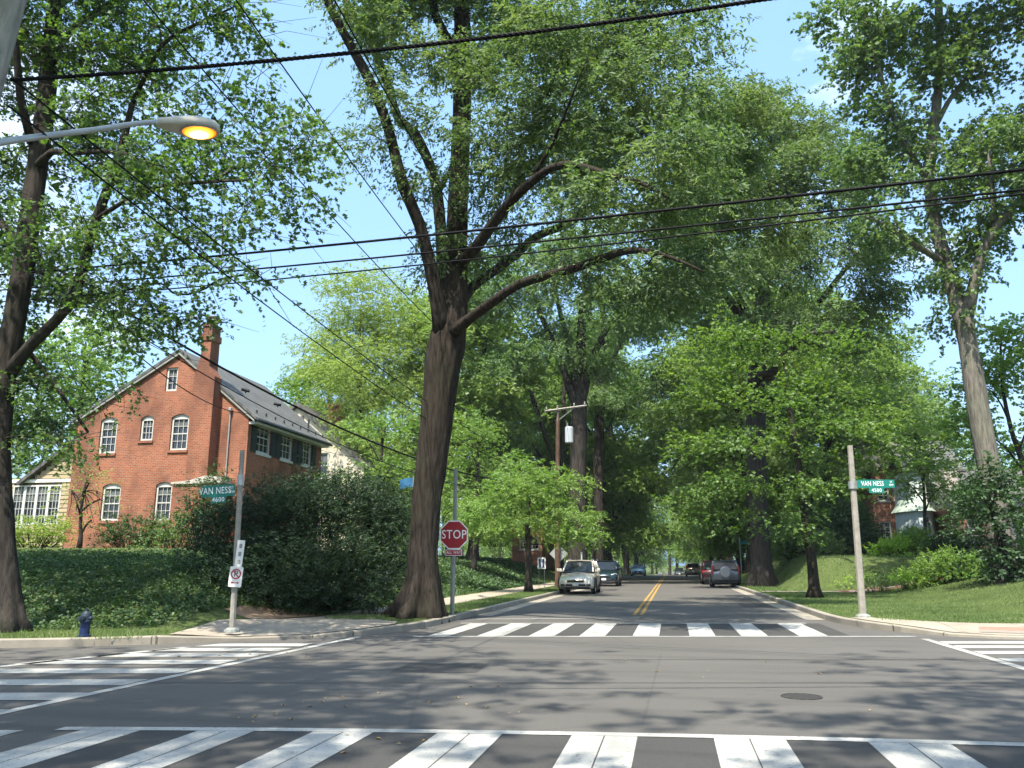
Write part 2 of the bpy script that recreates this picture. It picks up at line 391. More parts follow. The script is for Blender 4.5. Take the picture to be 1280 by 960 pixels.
marks('crosswalk_far_edge_lines', [band((-5.0, 16.88), -5.3, 4.9, .16), band((-5.26, 20.82), -5.3, 3.3, .16)], M['paint'])
a0, a1 = G(600, 775), G(804, 772)
marks('stop_line', [[(-5.3, 22.35), (-.95, 23.6), (-.95, 23.95), (-5.3, 22.7)]], M['paint_worn'])
# near crosswalk
p0, p1 = G(60, 913.5), G(1180, 931)
def near(x, off=0): t = (x - p0[0]) / (p1[0] - p0[0]); return p0[1] + t * (p1[1] - p0[1]) + .22 * (4 * t * (1 - t)) * .6 + off
bars = [(-70, 20), (92, 168), (242, 314), (390, 467), (547, 628), (715, 797), (892, 981), (1082, 1182), (1275, 1380)]
bx = [(G(l, 916 + .016 * max(0, l - 500))[0], G(r, 916 + .016 * max(0, r - 500))[0]) for l, r in bars]
halves = [h_ for l, r in bx for h_ in ((l, (l + r) / 2 - .006), ((l + r) / 2 + .006, r))]
marks('crosswalk_near_stripes', [[(l, near(l) - 3.1), (r, near(r) - 3.1), (r, near(r)), (l, near(l))] for l, r in halves], M['paint'])
marks('crosswalk_near_bed', [[(l, near(l) - 3.1), (r, near(r) - 3.1), (r, near(r)), (l, near(l))] for l, r in [(bx[i][1] + .004, bx[i + 1][0] - .004) for i in range(1, 8)]], M['asphalt_dark'], .003)
xs = list(np.linspace(-5.5, 3.8, 24))
marks('crosswalk_near_edge_line', [[(a, near(a) + .01), (b, near(b) + .01), (b, near(b) + .16), (a, near(a) + .16)] for a, b in zip(xs, xs[1:])], M['paint'])
# left crosswalk (stripes along the cross street)
q = []
for y in [7.2, 8.35, 9.5, 10.65, 11.75, 12.75, 13.65, 14.5]:
    xi = -10.9 + (y - 9.0) * .42
    a, b = uline((-6.7, y), xi), (-6.7, y); q.append([a, b, (b[0], b[1] + .55), (a[0] + .2, a[1] + .55)])
marks('crosswalk_left_stripes', q, M['paint'])
marks('crosswalk_left_edge_lines', [[(-6.75, 6.6), (-6.6, 6.6), (-6.32, 16.6), (-6.47, 16.6)], [(-10.9, 7.4), (-10.72, 7.4), (-8.55, 14.0), (-8.73, 14.0)]], M['paint'])
q = []
for y in [9.6, 10.8, 12.0, 13.15, 14.3, 15.4, 16.4, 17.25]:
    a = (5.0, y); b = uline(a, 9.2 if y > 11 else 9); q.append([a, b, (b[0], b[1] + .5), (a[0], a[1] + .5)])
marks('crosswalk_right_stripes', q, M['paint'])
marks('crosswalk_right_edge_line', [[(4.78, 9.4), (4.94, 9.4), (4.98, 18.3), (4.82, 18.3)]], M['paint'])
m = MB(); ysl = list(np.arange(25.2, 230, 3.0))
for dx in (-.16, .05):
    for a, b in zip(ysl, ysl[1:]): m.quad(on(-1.05 + dx, a, .006), on(-1.05 + dx + .11, a, .006), on(-1.05 + dx + .11, b, .006), on(-1.05 + dx, b, .006))
tag(m.build('centre_line', M['yellow']), kind='structure')
# darker resurfaced patches and sealed trench lines in the crossing
marks('asphalt_patch', [[(-3.9, 11.3), (-2.7, 11.5), (-2.75, 12.6), (-3.95, 12.4)], [(2.4, 30.5), (3.4, 30.5), (3.4, 36), (2.4, 36)], [(-4.9, 48), (-3.2, 48), (-3.2, 52), (-4.9, 52)]], M['asphalt_dark'], .003)
marks('trench_seal', [[uline((0, y_), -14), uline((0, y_), 14), (uline((0, y_), 14)[0], uline((0, y_), 14)[1] + .035), (uline((0, y_), -14)[0], uline((0, y_), -14)[1] + .035)] for y_ in (11.0, 13.6)], M['asphalt_dark'], .0035)
# gutter band beside the kerbs and a repair patch
m = MB()
for a, b in zip(range(24, 110, 4), range(28, 114, 4)):
    m.quad(on(-5.69, a, .003), on(-5.2, a, .003), on(-5.2, b, .003), on(-5.69, b, .003)); m.quad(on(3.5, a, .003), on(3.99, a, .003), on(3.99, b, .003), on(3.5, b, .003))
tag(m.build('gutter', M['kerb']), kind='structure')
# manhole cover
g = G(1002, 871)
m = MB(); m.lathe([(.225, -.02), (.225, .008), (.205, .010), (.205, .006), (.02, .006)], 32, (g[0], g[1], 0))
ci = NT('cast_iron'); ck = ci.node('ShaderNodeTexChecker'); ck.inputs['Scale'].default_value = 24; ci.link(ci.coord(), ck.inputs['Vector'])
mh = m.build('manhole_cover', ci.bsdf(ci.ramp(ck.outputs['Fac'], [(0, (.04, .038, .036)), (1, (.075, .07, .066))]), .6, .4, .4, 0, ck.outputs['Fac'], .006, 1.)); tag(mh, 'round dark iron manhole cover in the intersection asphalt', 'manhole cover')
# scattered fallen leaves on the asphalt
rg = np.random.default_rng(3); V = []
for px, py, n, s in [(385, 882, 9, 1.0), (330, 900, 5, .6), (660, 893, 2, .3), (520, 860, 9, 3.), (330, 820, 25, 3.), (900, 850, 8, 4), (450, 930, 7, 1.2)]:
    c = G(px, py)
    for _ in range(n):
        p = c + rg.normal(0, .28 * s, 3); a = rg.uniform(0, 6.28); L = rg.uniform(.018, .038)
        d = np.array([math.cos(a), math.sin(a), 0]) * L; w = np.array([-math.sin(a), math.cos(a), 0]) * L * .45; z = np.array([0, 0, .012])
        p[2] = .008; V += [p - d, p - w + z, p + d, p + w + z]
tag(np_mesh('fallen_leaves', np.array(V), 4, noisy('dry_leaf', (.32, .22, .09), .4, 30, .8)), kind='stuff')
# ---------------------------------------------------------------- trees
SH = {'narrow': [(0, 0), (.5, .5), (1, 0), (.5, -.5)],
      'oval': [(0, 0), (.3, .45), (.75, .4), (1, 0), (.75, -.4), (.3, -.45)],
      'maple': [(0, 0), (.02, .42), (.35, .22), (.5, .52), (.68, .18), (1, 0), (.68, -.18), (.5, -.52), (.35, -.22), (.02, -.42)]}
def unit(a): return a / (np.linalg.norm(a, axis=-1, keepdims=True) + 1e-9)
def gen_leaves(rng, C, A, n, slen, L, W, shape, up=.8, droop=.25, srnd=None):
    """n leaves along each of the twigs that start at C and run along A; returns verts, corners, random values"""
    N = len(C); sh = np.array(SH[shape]); K = len(sh)
    t = rng.uniform(.05, 1, (N, n, 1)); A = unit(A)[:, None, :]
    side = unit(np.cross(A, np.array([0, 0, 1.]) + rng.normal(0, .2, (N, 1, 3)))) * rng.choice([-1, 1], (N, n, 1))
    pos = C[:, None, :] + A * slen * t + np.array([0, 0, -1]) * droop * slen * t ** 2 + rng.normal(0, .025, (N, n, 3))
    d = unit(A * .55 + side * .9 + rng.normal(0, .35, (N, n, 3)) + np.array([0, 0, -droop]))
    nr = rng.normal(0, .55, (N, n, 3)) + np.array([0, 0, up]); nr = unit(nr - d * (nr * d).sum(-1, keepdims=True))
    b = np.cross(nr, d); s = rng.uniform(.7, 1.25, (N, n, 1))
    V = pos[:, :, None, :] + d[:, :, None, :] * (L * s * sh[:, 0])[..., None] + b[:, :, None, :] * (W * s * sh[:, 1])[..., None]
    V = V + nr[:, :, None, :] * (-.12 * L * s * np.abs(sh[:, 1]) * 2)[..., None]
    sr = rng.random((N, 1)) if srnd is None else srnd[:, None]
    r = np.clip(.55 * sr + .45 * rng.random((N, n)), 0, 1)
    return V.reshape(-1, 3), K, r.ravel()
def sample_lobes(rng, lobes, dens, dmin, clump=0.0):
    """points for leaf clumps; with clump > 0 they gather in flattened boughs of that radius with gaps between"""
    pts = []; subs = []
    for c, r, rz in lobes:
        if clump:
            rs = min(clump, .55 * r); n = max(2, int(1.15 * (r / rs) ** 2)); got = []
            for _ in range(n * 4):
                u = rng.normal(0, 1, 3); u /= np.linalg.norm(u); q = rng.random() ** .4
                p = np.array(c) + u * q * np.array([r, r, rz])
                if p[2] > .5 and all(((p - g) ** 2).sum() > (1.15 * rs) ** 2 for g in got[-60:]): got.append(p)
                if len(got) >= n: break
            subs += [(p, rs * rng.uniform(.7, 1.25), rs * rng.uniform(.34, .55)) for p in got]
        else: subs.append((np.array(c), r, rz))
    for c, r, rz in subs:
        n = int(dens * r * r * (1.5 if clump else 1)) + 3
        for _ in range(n):
            u = rng.normal(0, 1, 3); u /= np.linalg.norm(u); q = rng.random() ** .45
            p = c + u * q * np.array([r, r, rz])
            if clump: p[2] -= .18 * (q * r) ** 2 / r * (u[0] ** 2 + u[1] ** 2)
            if p[2] > .5: pts.append(p)
    P = np.array(pts); keep = np.zeros((0, 3))
    for p in P[rng.permutation(len(P))]:
        if len(keep) and np.min(((keep - p) ** 2).sum(1)) < dmin * dmin: continue
        keep = np.vstack([keep, p])
    return keep
def grow(rng, limbs, targets):
    """connect every target (leaf clump) to the nearest wood already there; returns branch polylines with radii"""
    nodes = []; nrad = []
    for l in limbs:
        for a, b in zip(l, l[1:]):
            k = max(1, int(np.linalg.norm(np.array(b[:3]) - np.array(a[:3])) / .6))
            for i in range(k): q = np.array(a) + (np.array(b) - np.array(a)) * i / k; nodes.append(q[:3]); nrad.append(q[3])
        nodes.append(np.array(l[-1][:3])); nrad.append(l[-1][3])
    N = np.array(nodes); R_ = list(nrad); base = N.copy()
    z0 = min(l[0][2] for l in limbs)
    d0 = np.array([np.min(((base - p) ** 2).sum(1)) for p in targets]); out = []
    for i in np.argsort(d0):
        p = targets[i]
        dv = p - N; dd = np.sqrt((dv ** 2).sum(1)); cost = dd + .7 * np.maximum(0, -dv[:, 2]) + np.where(N[:, 2] < z0 + 2.2, 4, 0)
        j = int(np.argmin(cost)); a = N[j]; L = dd[j]; k = max(3, int(L / .7) + 1)
        mid = (a + p) / 2 + np.array([0, 0, .12 * L]) + rng.normal(0, .07 * L, 3)
        ts = np.linspace(0, 1, k); path = ((1 - ts) ** 2)[:, None] * a + (2 * ts * (1 - ts))[:, None] * mid + (ts ** 2)[:, None] * p
        path[1:-1] += rng.normal(0, .03 * L, (k - 2, 3))
        r0 = min(R_[j] * .75, .014 + .017 * L); rr = np.linspace(r0, .007, k)
        out.append((path, rr)); N = np.vstack([N, path[1:]]); R_ += list(rr[1:])
    return out
def crown_mesh(rng, name, targets, center, spec, mat, parent):
    m, n = spec.get('sprays', 12), spec.get('leaves', 12); rc = spec.get('rc', .7)
    off = rng.normal(0, 1, (len(targets), m, 3)) * np.array([rc, rc, rc * spec.get('flat', .55)])
    C = (targets[:, None, :] + off).reshape(-1, 3)
    A = unit(off).reshape(-1, 3) * .9 + unit(C - np.array(center)) * .7 + rng.normal(0, .45, C.shape) + np.array([0, 0, spec.get('az', -.15)])
    sr = np.repeat(rng.random(len(targets)), m) * .5 + rng.random(len(C)) * .5
    V, K, r = gen_leaves(rng, C, A, n, spec.get('slen', .5), spec['L'], spec['W'], spec['shape'], spec.get('up', .8), spec.get('droop', .25), sr)
    return np_mesh(name, V, K, mat, parent, r)
def flare(amount, z0, hgt, lob=5, ph=0.):
    def w(i, a, P):
        k = max(0, 1 - (P[2] - z0) / hgt)
        return 1 + amount * k * k * (.75 + .5 * math.sin(lob * a + ph) + .25 * math.sin((lob + 4) * a + 2.1 * ph)) + .03 * math.sin(9 * a + 1.3 * P[2]) + .022 * math.sin(17 * a + 1.9 * math.sin(1.7 * P[2])) * math.sin(2.9 * P[2] + a) + .03 * math.sin(14 * a - 2.2 * P[2]) + .03 * math.sin(5.3 * P[2] + 3 * a)
    return w
def smooth_path(l, step=.5):
    """Catmull-Rom through the traced points"""
    P = [np.array(p, float) for p in l]; P = [2 * P[0] - P[1]] + P + [2 * P[-1] - P[-2]]; out = []
    for i in range(1, len(P) - 2):
        n = max(2, int(np.linalg.norm(P[i + 1][:3] - P[i][:3]) / step))
        for k in range(n):
            t = k / n; a, b, c, d = P[i - 1:i + 3]
            out.append(.5 * (2 * b + (c - a) * t + (2 * a - 5 * b + 4 * c - d) * t * t + (3 * b - a - 3 * c + d) * t ** 3))
    out.append(P[-2]); return out
def tree(name, label, cat, base, limbs, lobes, spec, bark, leaf, seed, group=None, dens=6., dmin=.55, fl=(.9, 2.0), sides=20):
    rng = np.random.default_rng(seed)
    t = thing(name, label, cat, tuple(base), 0, group)
    limbs = [smooth_path(l, .45) for l in limbs]
    m = MB(); l0 = limbs[0]
    m.tube([p[:3] for p in l0], [max(.01, p[3]) for p in l0], sides, True, 0, flare(fl[0], base[2], fl[1], 5, seed))
    m.build('trunk', bark, t, smooth=True, fix=False)
    targets = sample_lobes(rng, lobes, dens, dmin, spec.get('clump', 0))
    br = grow(rng, limbs, targets)
    m = MB()
    for l in limbs[1:]:
        m.tube([p[:3] for p in l], [max(.008, p[3]) for p in l], 10, True, 0, lambda i, a, P: 1 + .06 * math.sin(4 * a + 2.3 * P[2]) + .05 * math.sin(3.1 * P[2] + 2 * P[0] + a))
    for p, r in br: m.tube(list(p), list(r), 5, False)
    if spec.get('twigs'):
        for q in targets:
            for _ in range(spec['twigs']):
                e = q + rng.normal(0, .75, 3) * np.array([1, 1, .6]); m.tube([q, (q + e) / 2 + rng.normal(0, .06, 3), e], [.008, .006, .003], 3, False)
    if len(m.v): m.build('branches', bark, t, smooth=True, fix=False)
    c = np.mean(targets, 0) - np.array([0, 0, 2.])
    crown_mesh(rng, 'crown', targets, c, spec, leaf, t)
    return t
def limb(pts, Y0):
    """traced limb: (px, py, metres behind Y0, width in px) -> points with radii"""
    out = []
    for px, py, dy, w in pts:
        p = at(px, py, Y0 + dy); out.append((p[0], p[1], p[2], w / 2 * depth(p) / F))
    return out
def lobe(px, py, Y, r, k=.85):
    p = at(px, py, Y); rr = r * depth(p) / F; return (p, rr, rr * k)

M['bark_oak'] = barkmat('bark_oak', (.010, .0085, .007), (.048, .039, .032), 13)
M['bark_dark'] = barkmat('bark_dark', (.016, .0135, .012), (.056, .048, .042), 10)
M['bark_grey'] = barkmat('bark_grey', (.06, .053, .046), (.19, .17, .145), 10)
g1, g2, g3 = (.027, .049, .018), (.050, .082, .031), (.10, .136, .060)
M['leaf_oak'] = leafmat('leaf_willow_oak', [(.1, g1), (.5, g2), (.9, g3)], .48, (.09, .12, .045))
M['leaf_oak_far'] = leafmat('leaf_oak_far', [(.1, (.039, .070, .024)), (.5, (.069, .115, .037)), (.9, (.115, .165, .056))], .45, (.06, .11, .03))
M['leaf_bright'] = leafmat('leaf_bright', [(.1, (.048, .088, .015)), (.5, (.08, .13, .024)), (.9, (.13, .185, .04))], .5, (.075, .14, .03))
M['leaf_verge'] = leafmat('leaf_verge', [(.1, (.033, .064, .014)), (.5, (.057, .098, .022)), (.9, (.098, .145, .036))], .48, (.08, .12, .022))
M['leaf_sunny'] = leafmat('leaf_sunny', [(.1, (.055, .09, .022)), (.5, (.09, .136, .035)), (.9, (.14, .185, .054))], .55, (.10, .14, .032))
M['leaf_yellow'] = leafmat('leaf_yellowgreen', [(.1, (.085, .122, .026)), (.5, (.12, .16, .036)), (.9, (.16, .20, .05))], .5)
M['leaf_maple'] = leafmat('leaf_red_tinged', [(.08, (.022, .045, .013)), (.45, (.040, .074, .020)), (.86, (.07, .112, .032)), (.955, (.12, .14, .04)), (.975, (.22, .06, .035))], .5)
M['leaf_tulip'] = leafmat('leaf_tulip', [(.1, (.03, .056, .019)), (.5, (.054, .09, .03)), (.92, (.098, .135, .05)), (.98, (.22, .17, .05))], .48)
M['leaf_dark'] = leafmat('leaf_dark', [(.1, (.014, .032, .011)), (.5, (.024, .052, .016)), (.9, (.045, .085, .024))], .25)

# 1. the big oak on the left corner
Y1 = 20.8
b = (-6.45, 20.8, .14)
trunk = limb([(529, 781, 0, 44), (528, 740, 0, 40), (529, 690, 0, 36), (534, 620, 0, 36), (544, 540, 0, 39), (551, 480, 0, 42), (558, 430, 0, 46), (566, 385, .1, 50), (570, 310, .3, 38), (574, 220, .6, 33), (578, 110, .9, 30), (577, 0, 1.2, 26), (572, -140, 1.5, 16)], Y1)
trunk[0] = (-6.45, 20.8, .0, trunk[0][3])
limbs = [trunk,
    limb([(553, 420, -.2, 34), (542, 350, -.6, 25), (524, 280, -1, 22), (505, 235, -1.3, 21), (485, 160, -1.7, 19), (462, 100, -2, 18), (440, 60, -2.2, 17), (404, -10, -2.6, 15), (380, -90, -3, 9)], Y1),
    limb([(556, 405, .1, 26), (553, 340, .3, 22), (549, 262, .6, 20), (540, 214, .8, 19), (518, 165, 1, 16), (498, 148, 1.2, 16), (480, 92, 1.5, 15), (455, 38, 1.8, 13), (430, -5, 2, 12), (410, -80, 2.3, 7)], Y1),
    limb([(548, 240, .6, 12), (557, 222, .6, 10), (566, 206, .7, 9), (570, 160, .8, 8)], Y1),
    limb([(576, 95, .9, 20), (565, 60, .5, 16), (545, 20, .2, 15), (532, -40, 0, 12)], Y1),
    limb([(572, 330, 0, 22), (590, 315, -.6, 20), (625, 268, -1.6, 18), (655, 235, -2.4, 17), (690, 209, -3.2, 14), (722, 206, -3.8, 12), (757, 217, -4.4, 11), (800, 228, -5, 8), (840, 250, -5.4, 4)], Y1),
    limb([(568, 415, -.4, 26), (587, 398, -.8, 19), (615, 378, -1.4, 18), (650, 355, -2, 17), (690, 343, -2.7, 17), (730, 331, -3.4, 16), (770, 317, -4, 14), (800, 313, -4.5, 12), (840, 322, -5, 7), (880, 340, -5.4, 4)], Y1),
    limb([(572, 385, .3, 24), (592, 357, .8, 18), (618, 339, 1.5, 16), (645, 318, 2.2, 16), (670, 296, 2.8, 15), (712, 279, 3.6, 13), (735, 263, 4, 12), (756, 255, 4.4, 11), (808, 262, 5.2, 9), (870, 290, 6, 6), (930, 330, 6.6, 4)], Y1),
    limb([(660, 232, -2.4, 9), (690, 180, -3.2, 7), (715, 120, -4, 4), (735, 70, -4.5, 1.5)], Y1),
    limb([(576, 120, .9, 16), (620, 60, 1.2, 12), (680, 10, 1.6, 10), (760, -40, 2, 6)], Y1),
    limb([(712, 279, 3.6, 9), (770, 215, 4.5, 8), (830, 170, 5.5, 6), (900, 150, 6, 4)], Y1),
]
lobes = [lobe(*q) for q in [(445, 30, 18.8, 44), (452, 180, 18.8, 26), (480, 60, 22, 48), (505, 130, 19, 34), (520, 215, 19.5, 26),
    (560, 20, 21.5, 70), (600, 90, 20.2, 60), (660, 30, 21, 75), (720, 90, 18.5, 80), (680, 150, 18.6, 60), (640, 190, 20, 55), (610, 240, 20.6, 42), (760, 30, 19.5, 80), (820, 80, 18.6, 70), (790, 150, 17.5, 75), (850, 150, 19, 60),
    (720, 210, 22, 58), (790, 230, 16.6, 62), (860, 230, 17, 65), (740, 180, 25, 60), (900, 180, 24, 60), (850, 270, 24.5, 62), (930, 280, 25, 62), (985, 330, 26.5, 50), (690, 320, 18.8, 34), (760, 345, 17.8, 40), (820, 350, 17, 45), (880, 350, 17, 45), (640, 300, 22.5, 36), (590, 300, 21, 30), (560, 330, 21.2, 20), (545, 300, 20.5, 22),
    (590, -70, 21, 70), (470, -70, 19, 70), (740, -60, 20, 70), (850, -20, 19, 50)]]
tk = lambda ls, k: [[(p[0], p[1], p[2], p[3] * k) for p in l] for l in ls]
limbs = [[(p[0], p[1], p[2], p[3] * (1 if (i == 0 and k < 7) else .70 if i else .72)) for k, p in enumerate(l)] for i, l in enumerate(limbs)]
tree('street_oak', 'huge oak with dark furrowed trunk at the corner beside the stop sign', 'tree', b, limbs, lobes,
     dict(shape='narrow', L=.135, W=.046, sprays=26, leaves=14, rc=.34, flat=.6, slen=.42, droop=.4, up=.45, clump=1.05), M['bark_oak'], M['leaf_oak'], 11, dens=20, dmin=.40, fl=(.72, 1.7), sides=64)

# 2. left tree by the hydrant
Y2 = 14.9
trunk = limb([(10, 806, 0, 46), (8, 740, 0, 38), (2, 650, 0, 34), (-2, 560, 0, 34), (4, 480, 0, 34), (18, 400, 0, 32), (30, 330, 0, 31), (42, 240, .1, 29), (56, 140, .2, 27), (64, 60, .3, 25), (72, -30, .4, 18), (80, -130, .5, 9)], Y2)
limbs = [trunk,
    limb([(8, 470, 0, 22), (40, 430, -.2, 18), (70, 400, -.4, 17), (95, 365, -.6, 16), (112, 300, -.9, 14), (135, 235, -1.1, 15), (150, 195, -1.2, 12), (165, 130, -1.3, 8)], Y2),
    limb([(120, 275, -1, 9), (150, 255, -1.4, 7), (200, 233, -2, 6), (250, 228, -2.5, 5), (310, 225, -3, 3)], Y2),
    limb([(45, 210, .1, 14), (65, 190, -.4, 10), (90, 192, -1, 8), (150, 190, -1.6, 6), (200, 215, -2, 4)], Y2),
    limb([(30, 330, 0, 16), (10, 290, .5, 13), (-20, 250, 1, 11), (-60, 180, 1.5, 8)], Y2),
    limb([(60, 100, .2, 12), (80, 50, .6, 10), (110, 20, 1, 9), (150, 0, 1.5, 7), (200, -50, 2, 4)], Y2),
    limb([(40, 180, 0, 14), (25, 120, -.6, 12), (20, 60, -1, 10), (0, -20, -1.5, 7)], Y2),
    limb([(165, 130, -1.3, 7), (200, 60, -1.6, 6), (235, 35, -2, 5), (290, 10, -2.4, 3)], Y2),
    limb([(20, 420, 0, 9), (60, 470, .5, 7), (110, 540, .8, 4)], Y2),
]
lobes = [lobe(*q) for q in [(30, 60, 15.5, 90), (110, 30, 14.5, 80), (180, 60, 13.5, 70), (250, 40, 13, 62), (300, 40, 12.6, 32), (130, 130, 14, 70), (60, 180, 16, 80), (200, 150, 13, 55), (260, 130, 12.8, 50), (325, 130, 12.4, 26), (220, 210, 13, 55), (290, 200, 12.5, 50), (350, 195, 12.2, 34), (385, 245, 12.1, 28), (370, 165, 12.2, 30), (160, 250, 13.6, 60), (100, 290, 14.5, 60), (240, 280, 12.8, 48), (310, 265, 12.4, 42), (180, 320, 13.4, 52), (250, 330, 12.8, 34), (310, 340, 12.4, 30),
    (60, 350, 15.6, 60), (130, 380, 14.4, 44), (190, 380, 13.6, 38), (205, 415, 13.6, 26), (150, 430, 14, 30), (240, 400, 13.2, 20), (115, 480, 14.2, 24), (50, 470, 15.6, 42), (25, 530, 15.5, 40), (80, 555, 14.5, 24), (10, 420, 16, 60),
    (100, -90, 14.5, 110), (240, -90, 13, 90), (0, -120, 15, 110), (-90, 60, 15.5, 110), (-90, 240, 15.5, 90)]]
tree('maple_tree', 'dark leafy tree with a few reddened leaves on the grass beside the hydrant', 'tree', (trunk[0][0], 14.9, .14), tk(limbs, .8), lobes,
     dict(shape='maple', L=.080, W=.084, sprays=13, leaves=9, rc=.27, clump=.75, flat=.5, slen=.36, droop=.35, twigs=3, up=.7), M['bark_dark'], M['leaf_maple'], 12, dens=24, dmin=.30, fl=(.5, 1.0), sides=26)

# 3. tulip tree on the right
Y4 = 38
trunk = limb([(1256, 700, 0, 42), (1248, 650, 0, 38), (1238, 590, 0, 37), (1228, 540, 0, 35), (1218, 480, 0, 33), (1210, 430, 0, 30), (1203, 395, 0, 32), (1190, 355, .2, 24), (1176, 306, .4, 22), (1163, 245, .6, 18), (1165, 175, .8, 17), (1175, 88, 1, 14), (1173, 0, 1.2, 12), (1170, -80, 1.2, 6)], Y4)
limbs = [trunk,
    limb([(1207, 400, 0, 24), (1214, 372, -.5, 20), (1227, 318, -1, 18), (1245, 284, -1.4, 15), (1276, 248, -2, 12), (1320, 190, -2.6, 9), (1350, 100, -3, 5)], Y4),
    limb([(1180, 330, .4, 14), (1170, 322, 0, 12), (1140, 304, -1, 10), (1105, 281, -2, 7), (1080, 270, -2.6, 4)], Y4),
    limb([(1163, 230, .7, 12), (1140, 195, 0, 11), (1118, 150, -.6, 9), (1098, 85, -1.2, 7), (1080, 20, -1.6, 4)], Y4),
    limb([(1168, 160, .8, 9), (1190, 120, 1.2, 8), (1215, 90, 1.6, 6), (1245, 60, 2, 4)], Y4),
    limb([(1245, 284, -1.4, 9), (1240, 240, -1.6, 8), (1236, 190, -1.8, 5)], Y4)]
lobes = [lobe(*q) for q in [(1060, 20, 36.5, 38), (1085, 60, 36.6, 38), (1120, 20, 37, 55), (1120, 110, 37.4, 50), (1180, 60, 38.5, 60), (1190, 150, 38.6, 52), (1140, 180, 37.6, 38), (1240, 40, 39, 62), (1290, 90, 38, 55), (1230, 190, 37, 38), (1270, 180, 36.4, 42), (1180, 240, 38.5, 42), (1110, 220, 36.6, 36), (1085, 260, 35.8, 34), (1130, 280, 36.6, 36), (1070, 200, 36, 30), (1240, 250, 36.8, 34), (1190, 300, 38.2, 30), (1215, 300, 37.3, 26), (1175, 350, 38, 24), (1200, 345, 37.5, 26), (1185, 395, 38, 18), (1205, 380, 37.3, 18), (1300, 230, 36, 45),
    (1120, -70, 37, 80), (1220, -90, 38, 90), (1320, 0, 38, 80), (1340, -100, 38, 80), (1340, 160, 36, 60)]]
tree('tulip_tree', 'very tall grey trunked tree leaning above the right hand houses, leaves clinging to its trunk', 'tree', (trunk[0][0], 38, trunk[0][2]), tk(limbs, .72), lobes,
     dict(shape='maple', L=.16, W=.155, sprays=13, leaves=9, rc=.42, clump=1.2, flat=.6, slen=.45, droop=.3, up=.6), M['bark_grey'], M['leaf_tulip'], 13, dens=17, dmin=.43, fl=(.5, 1.5), sides=22)

# 4. slim street tree on the right verge
trunk = [(5.6, 35.7, .1, .25), (5.6, 35.7, 1.5, .2), (5.48, 35.75, 3.5, .17), (5.35, 35.8, 6, .13), (5.2, 35.9, 8.4, .08), (5.1, 36, 10.4, .03)]
lobes = [lobe(*q) for q in [(900, 475, 35, 45), (960, 450, 36, 55), (1020, 460, 36, 50), (890, 540, 34.6, 45), (950, 530, 34.4, 55), (1020, 540, 34.6, 55), (1070, 500, 36, 42), (1085, 560, 36, 36), (900, 600, 35, 40), (960, 600, 34, 44), (1030, 610, 34.4, 42), (880, 640, 36, 26), (935, 650, 35, 26), (1115, 578, 36, 18), (995, 650, 34.8, 24), (985, 415, 36, 30), (1040, 425, 36.5, 28)]]
tree('verge_tree', 'slim bright green street tree on the verge left of the leaning street name post', 'tree', (5.6, 35.7, .14), [trunk], lobes,
     dict(shape='maple', L=.12, W=.115, sprays=13, leaves=9, rc=.42, clump=1.15, flat=.3, slen=.45, droop=.15, up=.9, az=-.05), M['bark_oak'], M['leaf_verge'], 14, dens=11, dmin=.46, fl=(.5, .6), sides=14)

# 5. great oak by the silver car on the right
Yb = 53
trunk = limb([(953, 736, 0, 33), (952, 715, 0, 31), (950, 680, 0, 28), (948, 640, 0, 27), (946, 580, 0, 28), (945, 500, 0, 27), (950, 430, 0, 24), (955, 350, 0, 20), (962, 270, 0, 14), (965, 190, 0, 8)], Yb)
limbs = [trunk, limb([(947, 500, 0, 17), (985, 430, -2, 13), (1030, 370, -4, 9), (1070, 320, -5, 5)], Yb), limb([(950, 430, 0, 15), (915, 380, -2, 12), (880, 330, -4, 9), (850, 300, -5, 4)], Yb),
    limb([(955, 350, 0, 12), (990, 270, -2, 9), (1020, 200, -3, 5)], Yb), limb([(948, 470, 0, 14), (975, 455, -6, 10), (1005, 420, -10, 8), (1040, 415, -12, 5)], Yb), limb([(950, 420, 0, 12), (910, 350, -6, 10), (870, 290, -10, 6)], Yb)]
lobes = [lobe(*q) for q in [(900, 170, 50, 50), (950, 150, 51, 55), (1000, 160, 50, 50), (1040, 200, 49, 48), (880, 230, 49, 55), (950, 230, 46, 70), (1020, 250, 46, 62), (1070, 270, 47, 45), (1090, 320, 48, 34), (890, 310, 47, 60), (960, 330, 45, 62), (1030, 330, 45, 58), (1080, 380, 47, 38), (870, 380, 48, 50), (1010, 400, 46, 48), (940, 400, 47, 46), (1060, 430, 47, 34), (1085, 345, 45, 30), (870, 130, 52, 36)]]
tree('great_oak', 'massive oak with a broad dark trunk standing beside the parked silver car', 'tree', (trunk[0][0], Yb, .14), tk(limbs, .84), lobes,
     dict(shape='narrow', L=.24, W=.09, sprays=26, leaves=12, rc=.55, flat=.6, slen=.7, droop=.4, up=.4, clump=1.9), M['bark_dark'], M['leaf_oak'], 15, dens=7, dmin=.66, fl=(.6, 1.8), sides=22)

